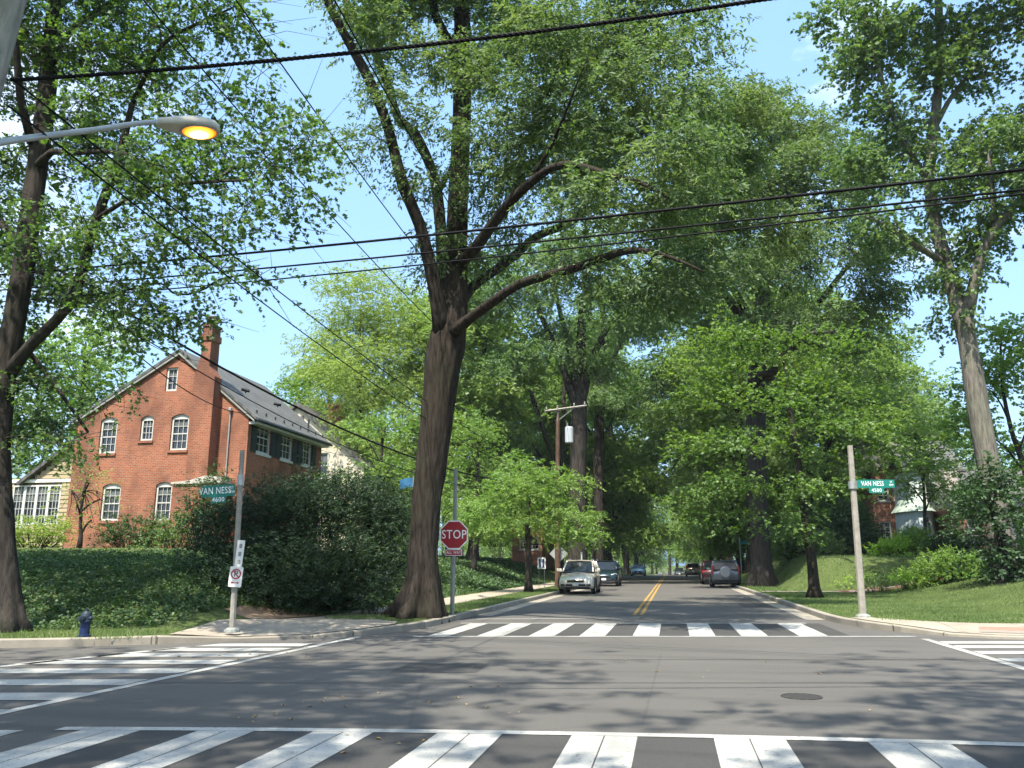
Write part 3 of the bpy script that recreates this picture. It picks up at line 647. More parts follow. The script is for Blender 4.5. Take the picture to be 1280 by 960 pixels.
# 6. small drooping street tree on the left verge
xl = -6.95; yl = 40.6
trunk = [(xl, yl, .1, .2), (xl, yl, 1.5, .16), (xl - .03, yl, 3.2, .14), (xl + .02, yl, 4.4, .10), (xl + .1, yl, 5.6, .04)]
lobes = [lobe(*q, .6) for q in [(655, 590, 40.6, 26), (635, 615, 40, 32), (680, 610, 40.2, 34), (600, 635, 40.4, 30), (640, 645, 39.4, 36), (690, 640, 40, 36), (725, 640, 39.4, 26), (742, 660, 39, 14), (590, 655, 41, 20), (705, 660, 39.6, 26), (615, 660, 40, 24), (655, 610, 41.8, 32), (730, 668, 40, 16)]]
tree('young_street_tree', 'small pale green street tree with drooping layered crown before the beige car', 'tree', (xl, yl, .14), [trunk], lobes,
     dict(shape='narrow', L=.15, W=.06, sprays=11, leaves=12, rc=.32, clump=.7, flat=.35, slen=.5, droop=.5, az=-.25), M['bark_dark'], M['leaf_bright'], 16, dens=24, dmin=.4, fl=(.4, .5), sides=12)

# 7. yellow-green feathery tree behind the brick house, and its neighbours
def generic(name, label, x, y, z, H, rad, leaf, seed, low=.3, L=.2, W=.08, shape='narrow', dens=4.2, tr=.3, bark='bark_dark', group=None, sprays=11, leaves=10, rc=.9, droop=.3, dmin=.8, nl=9, cone=.8):
    rng = np.random.default_rng(seed * 7 + 1)
    zs = np.linspace(0, .92, 6); wob = np.cumsum(rng.normal(0, .012 * H, (6, 2)), 0); wob[0] = 0
    trunk = [(x + wob[i, 0], y + wob[i, 1], z - .1 + H * zs[i], tr * (1 - zs[i]) ** .8 + .03) for i in range(6)]
    limbs = [trunk]; lobes = []
    for i in range(nl):
        f = low + (1 - low) * (i + .5) / nl; a = i * 2.4 + rng.uniform(-.4, .4)
        k = math.sin(min(1, (f - low) / (1 - low) * .9 + .12) * PI) ** .6 if cone else 1
        rr = rad * k * rng.uniform(.5, .72); p = (x + math.cos(a) * rr, y + math.sin(a) * rr, z + H * (f - .04))
        lobes.append((p, rad * rng.uniform(.4, .58), rad * rng.uniform(.3, .42)))
        s = trunk[min(4, int(f * 5))]; f0 = max(.15, f - .22)
        q = (x + np.interp(f0, zs, wob[:, 0]), y + np.interp(f0, zs, wob[:, 1]), z + H * f0)
        limbs.append([(*q, tr * .5 * (1 - f) + .03), ((q[0] * .55 + p[0] * .45), (q[1] * .55 + p[1] * .45), q[2] * .4 + p[2] * .6, tr * .35 * (1 - f) + .03), (*p, .03)])
    lobes.append(((x + wob[5, 0], y + wob[5, 1], z + H * .93), rad * .42, rad * .4))
    return tree(name, label, 'tree', (x, y, z), limbs, lobes, dict(shape=shape, L=L, W=W, sprays=sprays, leaves=leaves, rc=rc, flat=.5, slen=.6, droop=droop, up=.5, clump=min(1.7, .27 * rad)), M[bark], M[leaf], seed, group, dens, dmin, (.6, 1.2), 12)
def gp(px, py_base, Y, h): 
    p = at(px, py_base, Y); return p[0], p[1], h(p[0], p[1])
def put(px, Y, h=None):
    p = at(px, 700, Y); return p[0], p[1], (h or (h_left if p[0] < -5.7 else h_right))(p[0], p[1])
x, y, z = put(447, 58)
generic('locust_tree', 'feathery yellow green tree rising behind the brick house roof', x, y, z, 20.5, 7.4, 'leaf_yellow', 21, low=.25, L=.2, W=.07, dens=8, droop=.5, tr=.2, rc=.6, dmin=.6, nl=13, sprays=13)
x, y, z = put(468, 37)
generic('backyard_tree', 'small light green tree between the cream house and the big corner trunk', x, y, z, 7.2, 2.5, 'leaf_bright', 22, low=.12, L=.14, W=.06, dens=17, dmin=.42, rc=.5, tr=.12, nl=9)
x, y, z = put(592, 51)
generic('sapling', 'bright green tree on the bank directly behind the stop sign', x, y, z, 9.4, 2.7, 'leaf_bright', 23, low=.34, L=.17, W=.07, dens=14, dmin=.45, rc=.5, tr=.14)
x, y, z = put(70, 46)
generic('yard_tree', 'tall light green tree behind the tan clapboard wing', x, y, z, 15, 5.4, 'leaf_bright', 24, low=.3, L=.2, W=.12, shape='oval', dens=6)
x, y, z = put(-40, 40)
generic('yard_tree', 'green tree at the far left edge behind the dark trunk', x, y, z, 12, 4.6, 'leaf_tulip', 25, low=.2, L=.2, W=.12, shape='oval', dens=6)
x, y, z = put(1288, 47)
generic('yard_tree', 'leafy green tree right of the tall leaning grey trunk', x, y, z, 12.5, 2.7, 'leaf_bright', 26, low=.15, L=.18, W=.12, shape='oval', dens=14, dmin=.5, rc=.5, tr=.16, sprays=14)
x, y, z = put(1096, 72)
generic('yard_tree', 'rounded green tree over the orange brick house on the right', x, y, z, 16.5, 4.2, 'leaf_tulip', 27, low=.4, L=.24, W=.14, shape='oval', dens=5.5)
x, y, z = put(1185, 70)
generic('yard_tree', 'low dark green tree between the white house and the leaning grey trunk', x, y, z, 11.5, 5, 'leaf_oak_far', 28, low=.2, L=.26, W=.13, shape='oval', dens=4.5)
x, y, _z = at(1246, 700, 35.2); z = h_right(x, y)
generic('magnolia', 'dense dark green magnolia in front of the tall grey trunk', x, y, z - .1, 4.5, .95, 'leaf_dark', 29, low=.08, L=.15, W=.08, shape='oval', dens=60, dmin=.28, rc=.32, tr=.15, nl=10)
x, y, z = put(1166, 53.5)
generic('yard_tree', 'small leafy tree in front of the upper storey of the white house', x, y, z, 8.2, 1.9, 'leaf_sunny', 30, low=.5, L=.16, W=.09, shape='oval', dens=22, dmin=.4, rc=.4, tr=.09, nl=8)
# the two high trunks behind the transformer pole
def tall(name, label, px, Y, py_fork, w, tops, lb, seed, leaf='leaf_oak_far', group=None):
    base = put(px, Y); zb = base[2]
    pb = np.array(proj_(base)); 
    tr = limb([(px, pb[1] + 2, 0, w * 1.1), (px, (pb[1] + py_fork) / 2, 0, w * .9), (px + 2, py_fork, 0, w * .8), (px + 4, py_fork - 70, 0, w * .6), (px + 6, py_fork - 150, 0, w * .3)], Y)
    ls = [tr] + [limb([(px + 2, py_fork, 0, w * .5)] + t, Y) for t in tops]
    return tree(name, label, 'tree', base, ls, [lobe(*q) for q in lb], dict(shape='narrow', L=.26, W=.09, sprays=20, leaves=11, rc=.6, clump=1.7, flat=.5, slen=.8, droop=.35, up=.5), M['bark_dark'], M[leaf], seed, group, 5.6, .7, (.5, 1.5), 14)
def proj_(p):
    q = np.array(p) - [0, 0, CH]; c = q @ FW; return 640 + F * (q @ RT) / c, 480 - F * (q @ UP) / c
tall('shade_tree', 'tall forked dark trunk directly behind the pole with the white transformer', 722, 60, 520, 24, [[(700, 450, -1, 9), (670, 380, -2, 5)], [(740, 450, 1, 9), (770, 390, 2, 5)], [(712, 440, 0, 8), (690, 350, 1, 4)]],
     [(610, 400, 58, 50), (660, 350, 58, 55), (720, 340, 59, 60), (780, 370, 60, 55), (700, 400, 57, 45), (640, 440, 57, 38), (770, 430, 60, 45), (820, 420, 61, 40), (740, 300, 60, 40), (600, 350, 59, 40)], 31)
tall('shade_tree', 'tall straight grey trunk just right of the transformer pole behind the teal car', 748, 74, 500, 15, [[(770, 440, 0, 6), (800, 390, 1, 4)], [(730, 420, 1, 5), (720, 370, 2, 3)]],
     [(760, 400, 74, 50), (820, 380, 74, 50), (850, 450, 75, 45), (800, 470, 74, 45), (760, 500, 74, 35), (830, 520, 76, 40), (710, 440, 74, 35), (680, 500, 75, 30)], 32)
tall('leaning_tree', 'thin dark leaning trunk left of the pole with the white transformer', 700, 66, 600, 9, [[(680, 540, 0, 6), (655, 470, 0, 5), (630, 440, 0, 3)], [(670, 560, 0, 4), (640, 500, 1, 2)]],
     [(640, 450, 66, 26), (610, 480, 66, 32), (600, 540, 66, 34), (650, 540, 68, 26), (580, 430, 67, 30)], 33)
# rows along the street: three built, the rest copies at other sizes and turns
GR = 'street trees further up the block'
protos = []
for i, (lf, lo) in enumerate([('leaf_sunny', .3), ('leaf_bright', .22), ('leaf_oak_far', .28)]):
    protos.append(generic('block_tree', '', 0, 0, 0, 22, 6.2, lf, 40 + i, low=lo, L=.32, W=.13, dens=5, dmin=.7, rc=.65, tr=.42, sprays=15, leaves=9, nl=13))
spots = [(-7.4, 82, 1.18, 1, 'large bright green street tree whose crown reaches over the road beyond the forked trunk'), (6.1, 90, 1.25, 2, 'large street tree on the right reaching over the road past the dark red car'), (6.0, 68, 1.1, 0, 'tall street tree on the right just beyond the great oak'), (-7.3, 95, 1.15, 1, 'tall leafy street tree beyond the teal car on the left kerb'), (-7.6, 107, 1.1, 0, 'dark trunked street tree beside the second utility pole'), (-7.2, 137, 1.0, 0, 'left kerb street tree just past the light blue car'),
    (-14, 84, 1.05, 2, 'tall shade tree on the left bank behind the teal car'), (-15, 62, 1.0, 0, 'tall tree on the left bank behind the stop sign sapling'), (-20, 75, 1.15, 0, 'large dark tree rising behind the cream house chimney'), (-18, 108, 1.1, 1, 'light green tall tree above the left bank near the second utility pole'), (-13, 120, .8, 1, 'bright green tree on the left bank above the light blue car'),
    (5.9, 78, .8, 1, 'bright green street tree on the right beyond the dark red car'), (6.2, 104, 1.15, 0, 'dark street tree on the right beside the tan van'), (5.8, 122, .85, 1, 'light green street tree on the right past the tan van'), (5.9, 162, 1.1, 1, 'light green tree arching over the crest on the right'), (-7.0, 168, 1.1, 2, 'tree arching over the crest on the left'), (5.6, 192, 1.1, 0, 'farthest street tree on the right beyond the crest'), (-6.5, 200, 1.1, 1, 'farthest street tree on the left beyond the crest'), (6.2, 140, 1.0, 0, 'last dark street tree on the right before the crest'),
    (12.5, 66, .95, 0, 'dark tree behind the great oak on the right'), (14, 86, 1.15, 2, 'tall tree behind the row on the right bank'), (12, 108, 1.05, 1, 'bright tall tree behind the right hand street row'), (18.5, 76, .9, 0, 'tree behind the orange brick house on the right'),
    (-29, 66, .8, 1, 'light green tree behind the cream house roof'), (24, 92, .9, 2, 'distant tree behind the white house')]
for k, (x, y, s, ty, lb) in enumerate(spots):
    p = protos[ty]; first = not p.get('label')
    o = p if first else copy_tree(p)
    o.location = (x, y, (h_left if x < 0 else h_right)(x, y)); o.rotation_euler = (0, 0, k * 1.7); o.scale = (s, s, s)
    tag(o, lb, 'tree', GR)
# far woods closing the view: one mass of crowns and trunks
rng = np.random.default_rng(77); C = []; m = MB()
for _ in range(230):
    y = rng.uniform(150, 330); x = rng.uniform(7, 80) * (1 if rng.random() < .5 else -1) * (.6 + y / 330) + (0 if y < 290 else 0)
    if y > 235: x = rng.uniform(-70, 70)
    hh = rng.uniform(17, 30); z = zr(y); m.tube([(x, y, z - .5), (x + .3, y, z + hh * .5), (x, y, z + hh * .9)], [.4, .28, .08], 6, False)
    for _ in range(30):
        u = rng.normal(0, 1, 3); u /= np.linalg.norm(u); q = rng.random() ** .4
        C.append([x + u[0] * q * 5.5, y + u[1] * q * 5.5, max(z + .6, z + hh * .55 + u[2] * q * hh * .5)])
C = np.array(C); n = len(C); off = rng.normal(0, 1.1, (n, 9, 3)); P = (C[:, None, :] + off).reshape(-1, 3)
V, K, r = gen_leaves(rng, P, rng.normal(0, 1, P.shape), 7, 1.1, .62, .30, 'narrow', .5, .3)
fw_ = np_mesh('far_woods', V, K, M['leaf_sunny'], None, r); tag(fw_, kind='stuff')
tag(m.build('far_woods_trunks', M['bark_dark'], fw_, fix=False), kind='stuff')
# trees of the near corners: they stand outside the picture, their shade lies on the crossing
generic('unseen_tree', 'tall shade tree on the near left corner', -9.4, -4.2, .14, 26, 6.6, 'leaf_oak_far', 48, low=.46, L=.30, W=.12, dens=4.4, dmin=.9, rc=1.0, tr=.4, nl=11)
generic('unseen_tree', 'added unseen shade tree on the grass strip left of the hydrant', -20.0, 13.4, .14, 19, 5.0, 'leaf_oak_far', 50, low=.36, L=.26, W=.12, dens=5, dmin=.9, rc=.9, tr=.35, nl=10)  # added out of view so that its shade falls on the ivy bank
generic('unseen_tree', 'tall shade tree on the near right corner', 5.6, -3.2, .14, 26, 6.2, 'leaf_oak_far', 49, low=.46, L=.30, W=.12, dens=4.4, dmin=.9, rc=1.0, tr=.4, nl=11)

# ---------------------------------------------------------------- bushes
def bush(name, label, lobes, spec, leaf, seed, dens, dmin, cat='bush', group=None, base=None):
    """lobes: (x, y, z, r, rz); stems rise from the ground to every clump of leaves"""
    rng = np.random.default_rng(seed)
    L = [((q[0], q[1], q[2]), q[3], q[4]) for q in lobes]
    T = sample_lobes(rng, L, dens, dmin); c = T.mean(0); zb = min(q[2] - q[4] for q in lobes) if base is None else base
    t = thing(name, label, cat, (c[0], c[1], zb), 0, group)
    m = MB()
    for q in T[:: max(1, len(T) // 90)]:
        b = np.array([c[0] + (q[0] - c[0]) * .35, c[1] + (q[1] - c[1]) * .35, zb]); mid = (b + q) / 2 + rng.normal(0, .06, 3)
        m.tube([b, mid, q], [.02, .015, .006], 4, False)
    m.build('stems', M['bark_dark'], t, fix=False)
    crown_mesh(rng, 'foliage', T, (c[0], c[1], zb), spec, leaf, t); return t
def bl(px, py, Y, r, k=.8): p = at(px, py, Y); rr = r * depth(p) / F; return (p[0], p[1], p[2], rr, rr * k)
M['leaf_yew'] = leafmat('leaf_yew', [(.1, (.007, .018, .007)), (.5, (.014, .032, .011)), (.86, (.032, .064, .018)), (.96, (.07, .115, .03))], .15)
M['leaf_ivy'] = leafmat('leaf_ivy', [(.1, (.022, .045, .015)), (.5, (.036, .072, .022)), (.93, (.072, .118, .038)), (.99, (.12, .14, .05))], .2, (.055, .09, .026), .5)
M['leaf_lime'] = leafmat('leaf_lime', [(.1, (.09, .17, .015)), (.5, (.15, .25, .022)), (.9, (.22, .32, .05))], .35)
bush('yew_hedge', 'large dark overgrown yew beside the left street name post', [bl(*q) for q in [(300, 690, 21.6, 55), (345, 650, 22, 52), (400, 640, 22.4, 55), (455, 640, 22.8, 52), (490, 655, 23.4, 36), (330, 720, 20.8, 46), (385, 710, 21, 56), (440, 710, 21.6, 52), (480, 710, 22.4, 42), (290, 735, 20.6, 32), (350, 750, 20.6, 30), (410, 745, 20.9, 34), (460, 745, 21.4, 32), (275, 655, 22.5, 28), (420, 615, 23.4, 28), (365, 618, 23, 26)]],
     dict(shape='narrow', L=.10, W=.028, sprays=16, leaves=14, rc=.30, flat=.6, slen=.36, droop=.1, up=.9, az=.1), M['leaf_yew'], 51, 60, .25, 'hedge', base=.2)
HP = 'shrubs along the brick house wall'
for nm, lb, ls, lf, sd in [
    ('foundation_shrub', 'feathery olive shrub below the lower left brick house window', [(165, 668, 29.5, 26), (140, 675, 29, 22), (190, 664, 29.5, 22)], 'leaf_ivy', 61),
    ('foundation_shrub', 'clipped dark green shrub under the lower right brick house window', [(215, 668, 29.6, 24), (240, 670, 29.6, 22), (190, 678, 29, 18)], 'leaf_oak_far', 62),
    ('foundation_shrub', 'tall loose bush against the brick chimney base', [(252, 620, 28.5, 20), (262, 645, 28, 24), (240, 650, 28.2, 20), (270, 605, 28.6, 14)], 'leaf_ivy', 63),
    ('foundation_shrub', 'yellowish low shrub under the white window bank of the tan wing', [(45, 668, 28.5, 24), (70, 662, 28.4, 20), (20, 672, 28, 24)], 'leaf_yellow', 64)]:
    bush(nm, lb, [bl(*q) for q in ls], dict(shape='oval', L=.08, W=.045, sprays=10, leaves=10, rc=.22, flat=.8, slen=.25, droop=.1), M[lf], sd, 60, .22, 'shrub', HP, base=1.9)
x, y, z = at(98, 690, 27.5); z = h_left(x, y)
generic('young_maple', 'thin young tree with sparse leaves before the brick house left edge', x, y, z, 2.9, 1.0, 'leaf_yellow', 65, low=.35, L=.07, W=.05, shape='oval', dens=30, dmin=.3, rc=.2, tr=.035, sprays=5, leaves=5, nl=7)
RS = 'shrubs on the right hand bank'
def gz(px, Y): p = at(px, 700, Y); return h_right(p[0], p[1])
def gq(px, py, r, up=.7): p = GH(px, py, h_right); rr = r * depth(p) / F; return (p[0], p[1], p[2] + rr * up, rr, rr * .85)
def gb(px, Y, r, up=.7): p = at(px, 700, Y); rr = r * depth(p) / F; return (p[0], p[1], h_right(p[0], p[1]) + rr * up, rr, rr * .85)
for nm, lb, ls, lf, sd, L in [
    ('round_shrub', 'small round lime green shrub at the end of the mulch bed', [gq(1131, 738, 12), gq(1131, 738, 9, 1.4)], 'leaf_lime', 71, .06),
    ('spreading_shrub', 'wide arching light green shrub right of the small round lime one', [gq(1150, 735, 12), gq(1162, 732, 17), gq(1180, 730, 21, .9), gq(1203, 725, 18), gq(1225, 720, 15)], 'leaf_bright', 72, .10),
    ('grey_shrub', 'grey green mounded plant left of the small round lime shrub', [gq(1085, 741, 12, .5), gq(1104, 740, 13, .5)], 'leaf_tulip', 73, .07),
    ('border_plant', 'low lime green plants along the front walk edge', [gq(1043, 738, 7, .4), gq(1055, 737, 7, .4), gq(1070, 734, 6, .4), gq(1085, 728, 5, .4)], 'leaf_lime', 74, .07),
    ('lime_shrub', 'low lime shrub on top of the bank before the orange brick house', [gb(1115, 50, 14), gb(1135, 50.2, 14), gb(1100, 50, 7)], 'leaf_lime', 75, .1),
    ('clipped_shrub', 'rounded dark green ball shrub behind the slim street tree trunk', [gb(1034, 52, 17), gb(1034, 52, 13, 1.2)], 'leaf_tulip', 76, .1),
    ('box_hedge', 'dark clipped hedge in front of the white house', [gb(1180, 50, 16), gb(1200, 50, 16), gb(1220, 50, 15)], 'leaf_dark', 77, .08),
    ('leafy_shrub', 'bright leafy bush below the white house bay', [gb(1143, 50.5, 15), gb(1160, 51, 14), gb(1143, 51, 13, 1.5)], 'leaf_bright', 78, .12),
    ('grey_bush', 'loose grey leaved bush at the right edge of the lawn', [gq(1268, 722, 18, .9), gq(1285, 722, 24, .9), gq(1252, 722, 12, 1.0)], 'leaf_dark', 79, .06),
    ('dark_shrub', 'dark spreading bush left of the orange brick house', [gb(1050, 54, 30, .9), gb(1074, 54, 26, .9), gb(1062, 55, 26, 1.9), gb(1035, 56, 24, 1.5)], 'leaf_dark', 80, .13),
    ('bank_shrub', 'shadowy shrub on the bank right of the great oak trunk', [gb(990, 58, 22, .8), gb(1005, 58, 20, .9)], 'leaf_oak_far', 81, .13)]:
    bush(nm, lb, ls, dict(shape='oval', L=L, W=L * .5, sprays=14, leaves=12, rc=.14 + L * .9, flat=.8, slen=.16 + L, droop=.05, az=.15), M[lf], sd, 90 if L < .1 else 60, .12 + L * .8, 'shrub', RS)
for nm, lb, ls, sd in [('bank_bush', 'bright low bush on the left bank beside the small pale street tree', [(618, 672, 54, 14), (640, 668, 55, 15), (602, 668, 53, 12)], 82), ('bank_bush', 'yellowish bush on the left bank behind the blue and white yard sign', [(672, 660, 54, 18), (690, 668, 55, 16), (655, 655, 56, 16)], 83)]:
    bush(nm, lb, [bl(*q) for q in ls], dict(shape='oval', L=.13, W=.07, sprays=10, leaves=10, rc=.35, flat=.7, slen=.3, droop=.1), M['leaf_yellow' if sd == 83 else 'leaf_bright' if sd == 82 else 'leaf_oak_far'], sd, 30, .35, 'bush', 'bushes on the left bank')
# ---------------------------------------------------------------- ivy and grass
def scatter(rng, n, x0, x1, y0, y1, ok):
    P = np.column_stack([rng.uniform(x0, x1, n), rng.uniform(y0, y1, n)]); return P[[ok(*p) for p in P]]
def fa(x): return -5.7 - x
def fb(x, y): return (x + 11.84) * -.188 + (y - 13.25) * .982
rng = np.random.default_rng(90)
P = np.vstack([scatter(rng, 66000, -34, -9.0, 12, 31, lambda x, y: fb(x, y) > 2.35 + .3 * math.sin(x * 2.1) and fa(x) > 3.5 + .25 * math.sin(y * 2.3) and (fb(x, y) < 13 or fa(x) < 8) and not (x > -10.7 and y < 20.8)),
               scatter(rng, 40000, -18, -9.0, 24, 95, lambda x, y: fa(x) > 3.5 + .2 * math.sin(y * 1.7))])
C = np.column_stack([P, [h_left(*p) for p in P]]) + np.column_stack([np.zeros((len(P), 2)), rng.uniform(.0, .09, len(P))])
far = C[:, 1] > 40
for nm, CC, L in (('ivy', C[~far], .062), ('ivy_far', C[far], .12)):
    A = rng.normal(0, 1, CC.shape) * [1, 1, .3] + [.2, -.2, .1]
    V, K, r = gen_leaves(rng, CC, A, 5, .16, L, L * .95, 'oval', 1.0, .1)
    tag(np_mesh(nm, V, K, M['leaf_ivy'], None, r), kind='stuff')
def grass(name, P, h, hgt, wid, stops, seed):
    rng = np.random.default_rng(seed); n = len(P); z = np.array([h(*p) for p in P])
    b = np.column_stack([P, z - .01]); a = rng.uniform(0, 2 * PI, n); d = np.column_stack([np.cos(a), np.sin(a), np.zeros(n)])
    hh = hgt * rng.uniform(.5, 1.3, (n, 1)); lean = rng.normal(0, .35, (n, 3)) * hh; lean[:, 2] = 0
    V = np.stack([b - d * wid, b + d * wid, b + lean + np.column_stack([np.zeros((n, 2)), hh[:, 0]])], 1)
    nz = .5 + .5 * np.sin(P[:, 0] * 1.3 + np.sin(P[:, 1] * .9) * 2) * np.cos(P[:, 1] * 1.1)
    o = np_mesh(name, V.reshape(-1, 3), 3, leafmat(name, stops, .3), None, np.clip(.45 * nz + .55 * rng.random(n), 0, 1)); tag(o, kind='stuff')
GS = [(.05, (.04, .07, .016)), (.5, (.07, .108, .026)), (.9, (.12, .155, .045)), (1., (.2, .19, .08))]
P = np.vstack([scatter(rng, 26000, -22, -9.7, 9.5, 17.5, lambda x, y: .2 < fb(x, y) < 2.7 and fa(x) > 3.6 + (0 if fb(x, y) > 1.2 else .4)), scatter(rng, 26000, -7.35, -5.86, 19.4, 75, lambda x, y: (x + 6.45) ** 2 + (y - 20.8) ** 2 > 1.1 and (fa(x) < 1.62))])
grass('verge_grass', P, h_left, .075, .008, GS, 91)
P = scatter(rng, 170000, 4.25, 22, 19, 45, lambda x, y: (x > 4.9 or y > 23.5) and y > 21.0 + (x - 7) * .16 + max(0, 7 - x) * .45 and y < 42.4 + .12 * (x - 4))
grass('lawn_grass', P, h_right, .06, .009, GS, 92)
P = scatter(rng, 60000, 4.25, 24, 43.8, 75, lambda x, y: y > 44.2 + .12 * (x - 4))
grass('bank_grass', P, h_right, .12, .014, GS, 93)
P = scatter(rng, 4200, -9.2, -7.1, 18.4, 21.2, lambda x, y: ((x + 7.6) / .95) ** 2 + ((y - 20.0) / .75) ** 2 < 1)
grass('tree_foot_grass', P, h_left, .10, .008, GS, 94)
# ---------------------------------------------------------------- houses
M['brick'] = brickmat('red_brick', (.37, .125, .064), (.26, .08, .044), (.33, .26, .20), stain=(.085, .042, .032))
M['brick_side'] = M['brick']
M['brick_orange'] = brickmat('orange_brick', (.36, .14, .08), (.27, .10, .06), (.36, .30, .24))
M['brick_white'] = brickmat('whitewashed_brick', (.58, .50, .45), (.48, .40, .35), (.5, .46, .42))
def slate(name, c):
    t = NT(name); v = t.coord(); b = t.node('ShaderNodeTexBrick'); b.inputs['Scale'].default_value = 1; b.inputs['Brick Width'].default_value = .3; b.inputs['Row Height'].default_value = .22; b.inputs['Mortar Size'].default_value = .012
    b.inputs['Color1'].default_value = (*sub(c, 1.15), 1); b.inputs['Color2'].default_value = (*sub(c, .8), 1); b.inputs['Mortar'].default_value = (*sub(c, .45), 1)
    mp = t.node('ShaderNodeMapping'); mp.inputs['Rotation'].default_value = (0, 0, PI / 2); t.link(v, mp.inputs['Vector']); t.link(mp.outputs[0], b.inputs['Vector'])
    n = t.noise(1.5, 5, v); return t.bsdf(t.mix(.4, b.outputs['Color'], t.ramp(n, [(.3, sub(c, .6)), (.7, sub(c, 1.3))])), .7, .3, bump=b.outputs['Fac'], bdist=-.01)
M['slate'] = slate('slate', (.105, .105, .10)); M['slate_dark'] = slate('slate_dark', (.10, .095, .09))
M['stone'] = noisy('limestone', (.40, .37, .32), .2, 4, .85)
M['shutter'] = noisy('shutter_paint', (.018, .026, .036), .2, 6, .5, .4)
M['cream'] = noisy('cream_stucco', (.56, .49, .38), .08, 2, .9)
M['tan'] = noisy('tan_clapboard', (.33, .26, .165), .1, 2, .7)
M['copper'] = noisy('green_copper_roof', (.30, .36, .30), .15, 3, .6)
M['pale'] = noisy('pale_paint', (.60, .66, .66), .06, 2, .7)
M['frame'] = noisy('frame_paint', (.48, .48, .45), .1, 5, .5)
def wall_holes(mb, poly, holes, fr, thick=.22):
    """flat wall with openings; fr maps (u, v, w) to the world, w goes into the house"""
    pts = [Vector(p) for p in poly]; edges = [(i, (i + 1) % len(poly)) for i in range(len(poly))]
    for hl in holes:
        n = len(pts); pts += [Vector(p) for p in hl]; edges += [(n + i, n + (i + 1) % len(hl)) for i in range(len(hl))]
    v, e, f, *_ = geometry.delaunay_2d_cdt(pts, edges, [], 1, 1e-5)
    def inn(c, hl):
        r = False; j = len(hl) - 1
        for i in range(len(hl)):
            a, b = hl[i], hl[j]
            if (a[1] > c[1]) != (b[1] > c[1]) and c[0] < (b[0] - a[0]) * (c[1] - a[1]) / (b[1] - a[1]) + a[0]: r = not r
            j = i
        return r
    keep = [q for q in f if not any(inn(((v[q[0]] + v[q[1]] + v[q[2]]) / 3), hl) for hl in holes)]
    mb.add([fr(p.x, p.y, 0) for p in v], [tuple(q) for q in keep])
    for hl in holes:
        k = len(hl); mb.add([fr(*p, 0) for p in hl] + [fr(*p, thick) for p in hl], [(i, (i + 1) % k, (i + 1) % k + k, i + k) for i in range(k)])
    k = len(poly); mb.add([fr(*p, 0) for p in poly] + [fr(*p, thick) for p in poly], [(i, (i + 1) % k, (i + 1) % k + k, i + k) for i in range(k)])
def arch(x0, x1, z0, z1, rise=.14, n=6):
    return [(x0, z0), (x1, z0)] + [(x1 + (x0 - x1) * i / n, z1 - rise + rise * math.sin(PI * i / n) ** .8) for i in range(n + 1)]
def obox(mb, fr, u0, v0, w0, u1, v1, w1):
    c = [(u0, v0, w0), (u1, v0, w0), (u1, v0, w1), (u0, v0, w1), (u0, v1, w0), (u1, v1, w0), (u1, v1, w1), (u0, v1, w1)]
    mb.add([fr(*p) for p in c], [(0, 3, 2, 1), (4, 5, 6, 7), (0, 1, 5, 4), (1, 2, 6, 5), (2, 3, 7, 6), (3, 0, 4, 7)])
def window(house, fr, x0, x1, z0, z1, cols=3, rows=4, arched=True, sash=True, sill=None, fw=.085, dep=.07):
    a = .14 if arched else 0
    m = MB(); obox(m, fr, x0, z0, dep, x0 + fw, z1, dep + .09); obox(m, fr, x1 - fw, z0, dep, x1, z1, dep + .09)
    obox(m, fr, x0 + fw, z0, dep, x1 - fw, z0 + fw, dep + .09); obox(m, fr, x0 + fw, z1 - fw - a, dep, x1 - fw, z1, dep + .09)
    w = m.build('window', M['frame'], house)
    m = MB(); zt = z1 - a * .9
    for i in range(1, cols): x = x0 + fw + (x1 - x0 - 2 * fw) * i / cols; obox(m, fr, x - .010, z0 + fw, dep + .035, x + .010, zt - fw, dep + .065)
    for i in range(1, rows):
        z = z0 + fw + (zt - z0 - 2 * fw) * i / rows; k = .024 if sash and i == rows // 2 else .010; obox(m, fr, x0 + fw, z - k, dep + .03, x1 - fw, z + k, dep + .068)
    if len(m.v): m.build('muntin_grid', M['frame'], w)
    m = MB(); m.quad(fr(x0, z0, dep + .075), fr(x1, z0, dep + .075), fr(x1, z1, dep + .075), fr(x0, z1, dep + .075)); m.build('pane', M['glass_dark'], w)
    m = MB(); obox(m, fr, x0 + fw, z0 + (z1 - z0) * .62, dep + .0695, x1 - fw, z1 - fw - a, dep + .0735); m.build('blind', noisy('blind', (.10, .11, .11), .1, 2, .6), w)
    if sill is not None:
        m = MB(); obox(m, fr, x0 - .06, z0 - .11, -.06, x1 + .06, z0 - .004, .16); m.build('sill', sill, w)
    return w
# --- red brick house
YH = 32.0; XR = -17.75; xL = -26.2
hb = thing('brick_house', 'red brick house with tall side chimney and gabled slate roof above the ivy bank', 'house', (XR, YH, 2.0))
ZB = 1.7
def frF(u, v, w): return (u, YH + w, v)
def pxw(x0, y0, x1, y1):
    a = at(x0, y1, YH); b = at(x1, y0, YH); return a[0], b[0], a[2], b[2]
pk = at(226, 441, YH); eR = at(311, 516, YH); eL = at(100, 524, YH)
XR = eR[0] + .03; xL = at(88, 600, YH)[0]
kL = (pk[2] - eL[2]) / (pk[0] - eL[0]); zl = pk[2] - kL * (pk[0] - xL)
wins = [(122, 521, 148, 567, 3, 4), (174, 519, 193, 551, 3, 3), (211, 517, 237, 563, 3, 4), (124, 604, 152, 651, 3, 4), (191, 602, 216, 651, 3, 4), (206, 459, 223, 489, 2, 3)]
W = [(*pxw(a, b, c, d), nx, ny) for a, b, c, d, nx, ny in wins]
m = MB()
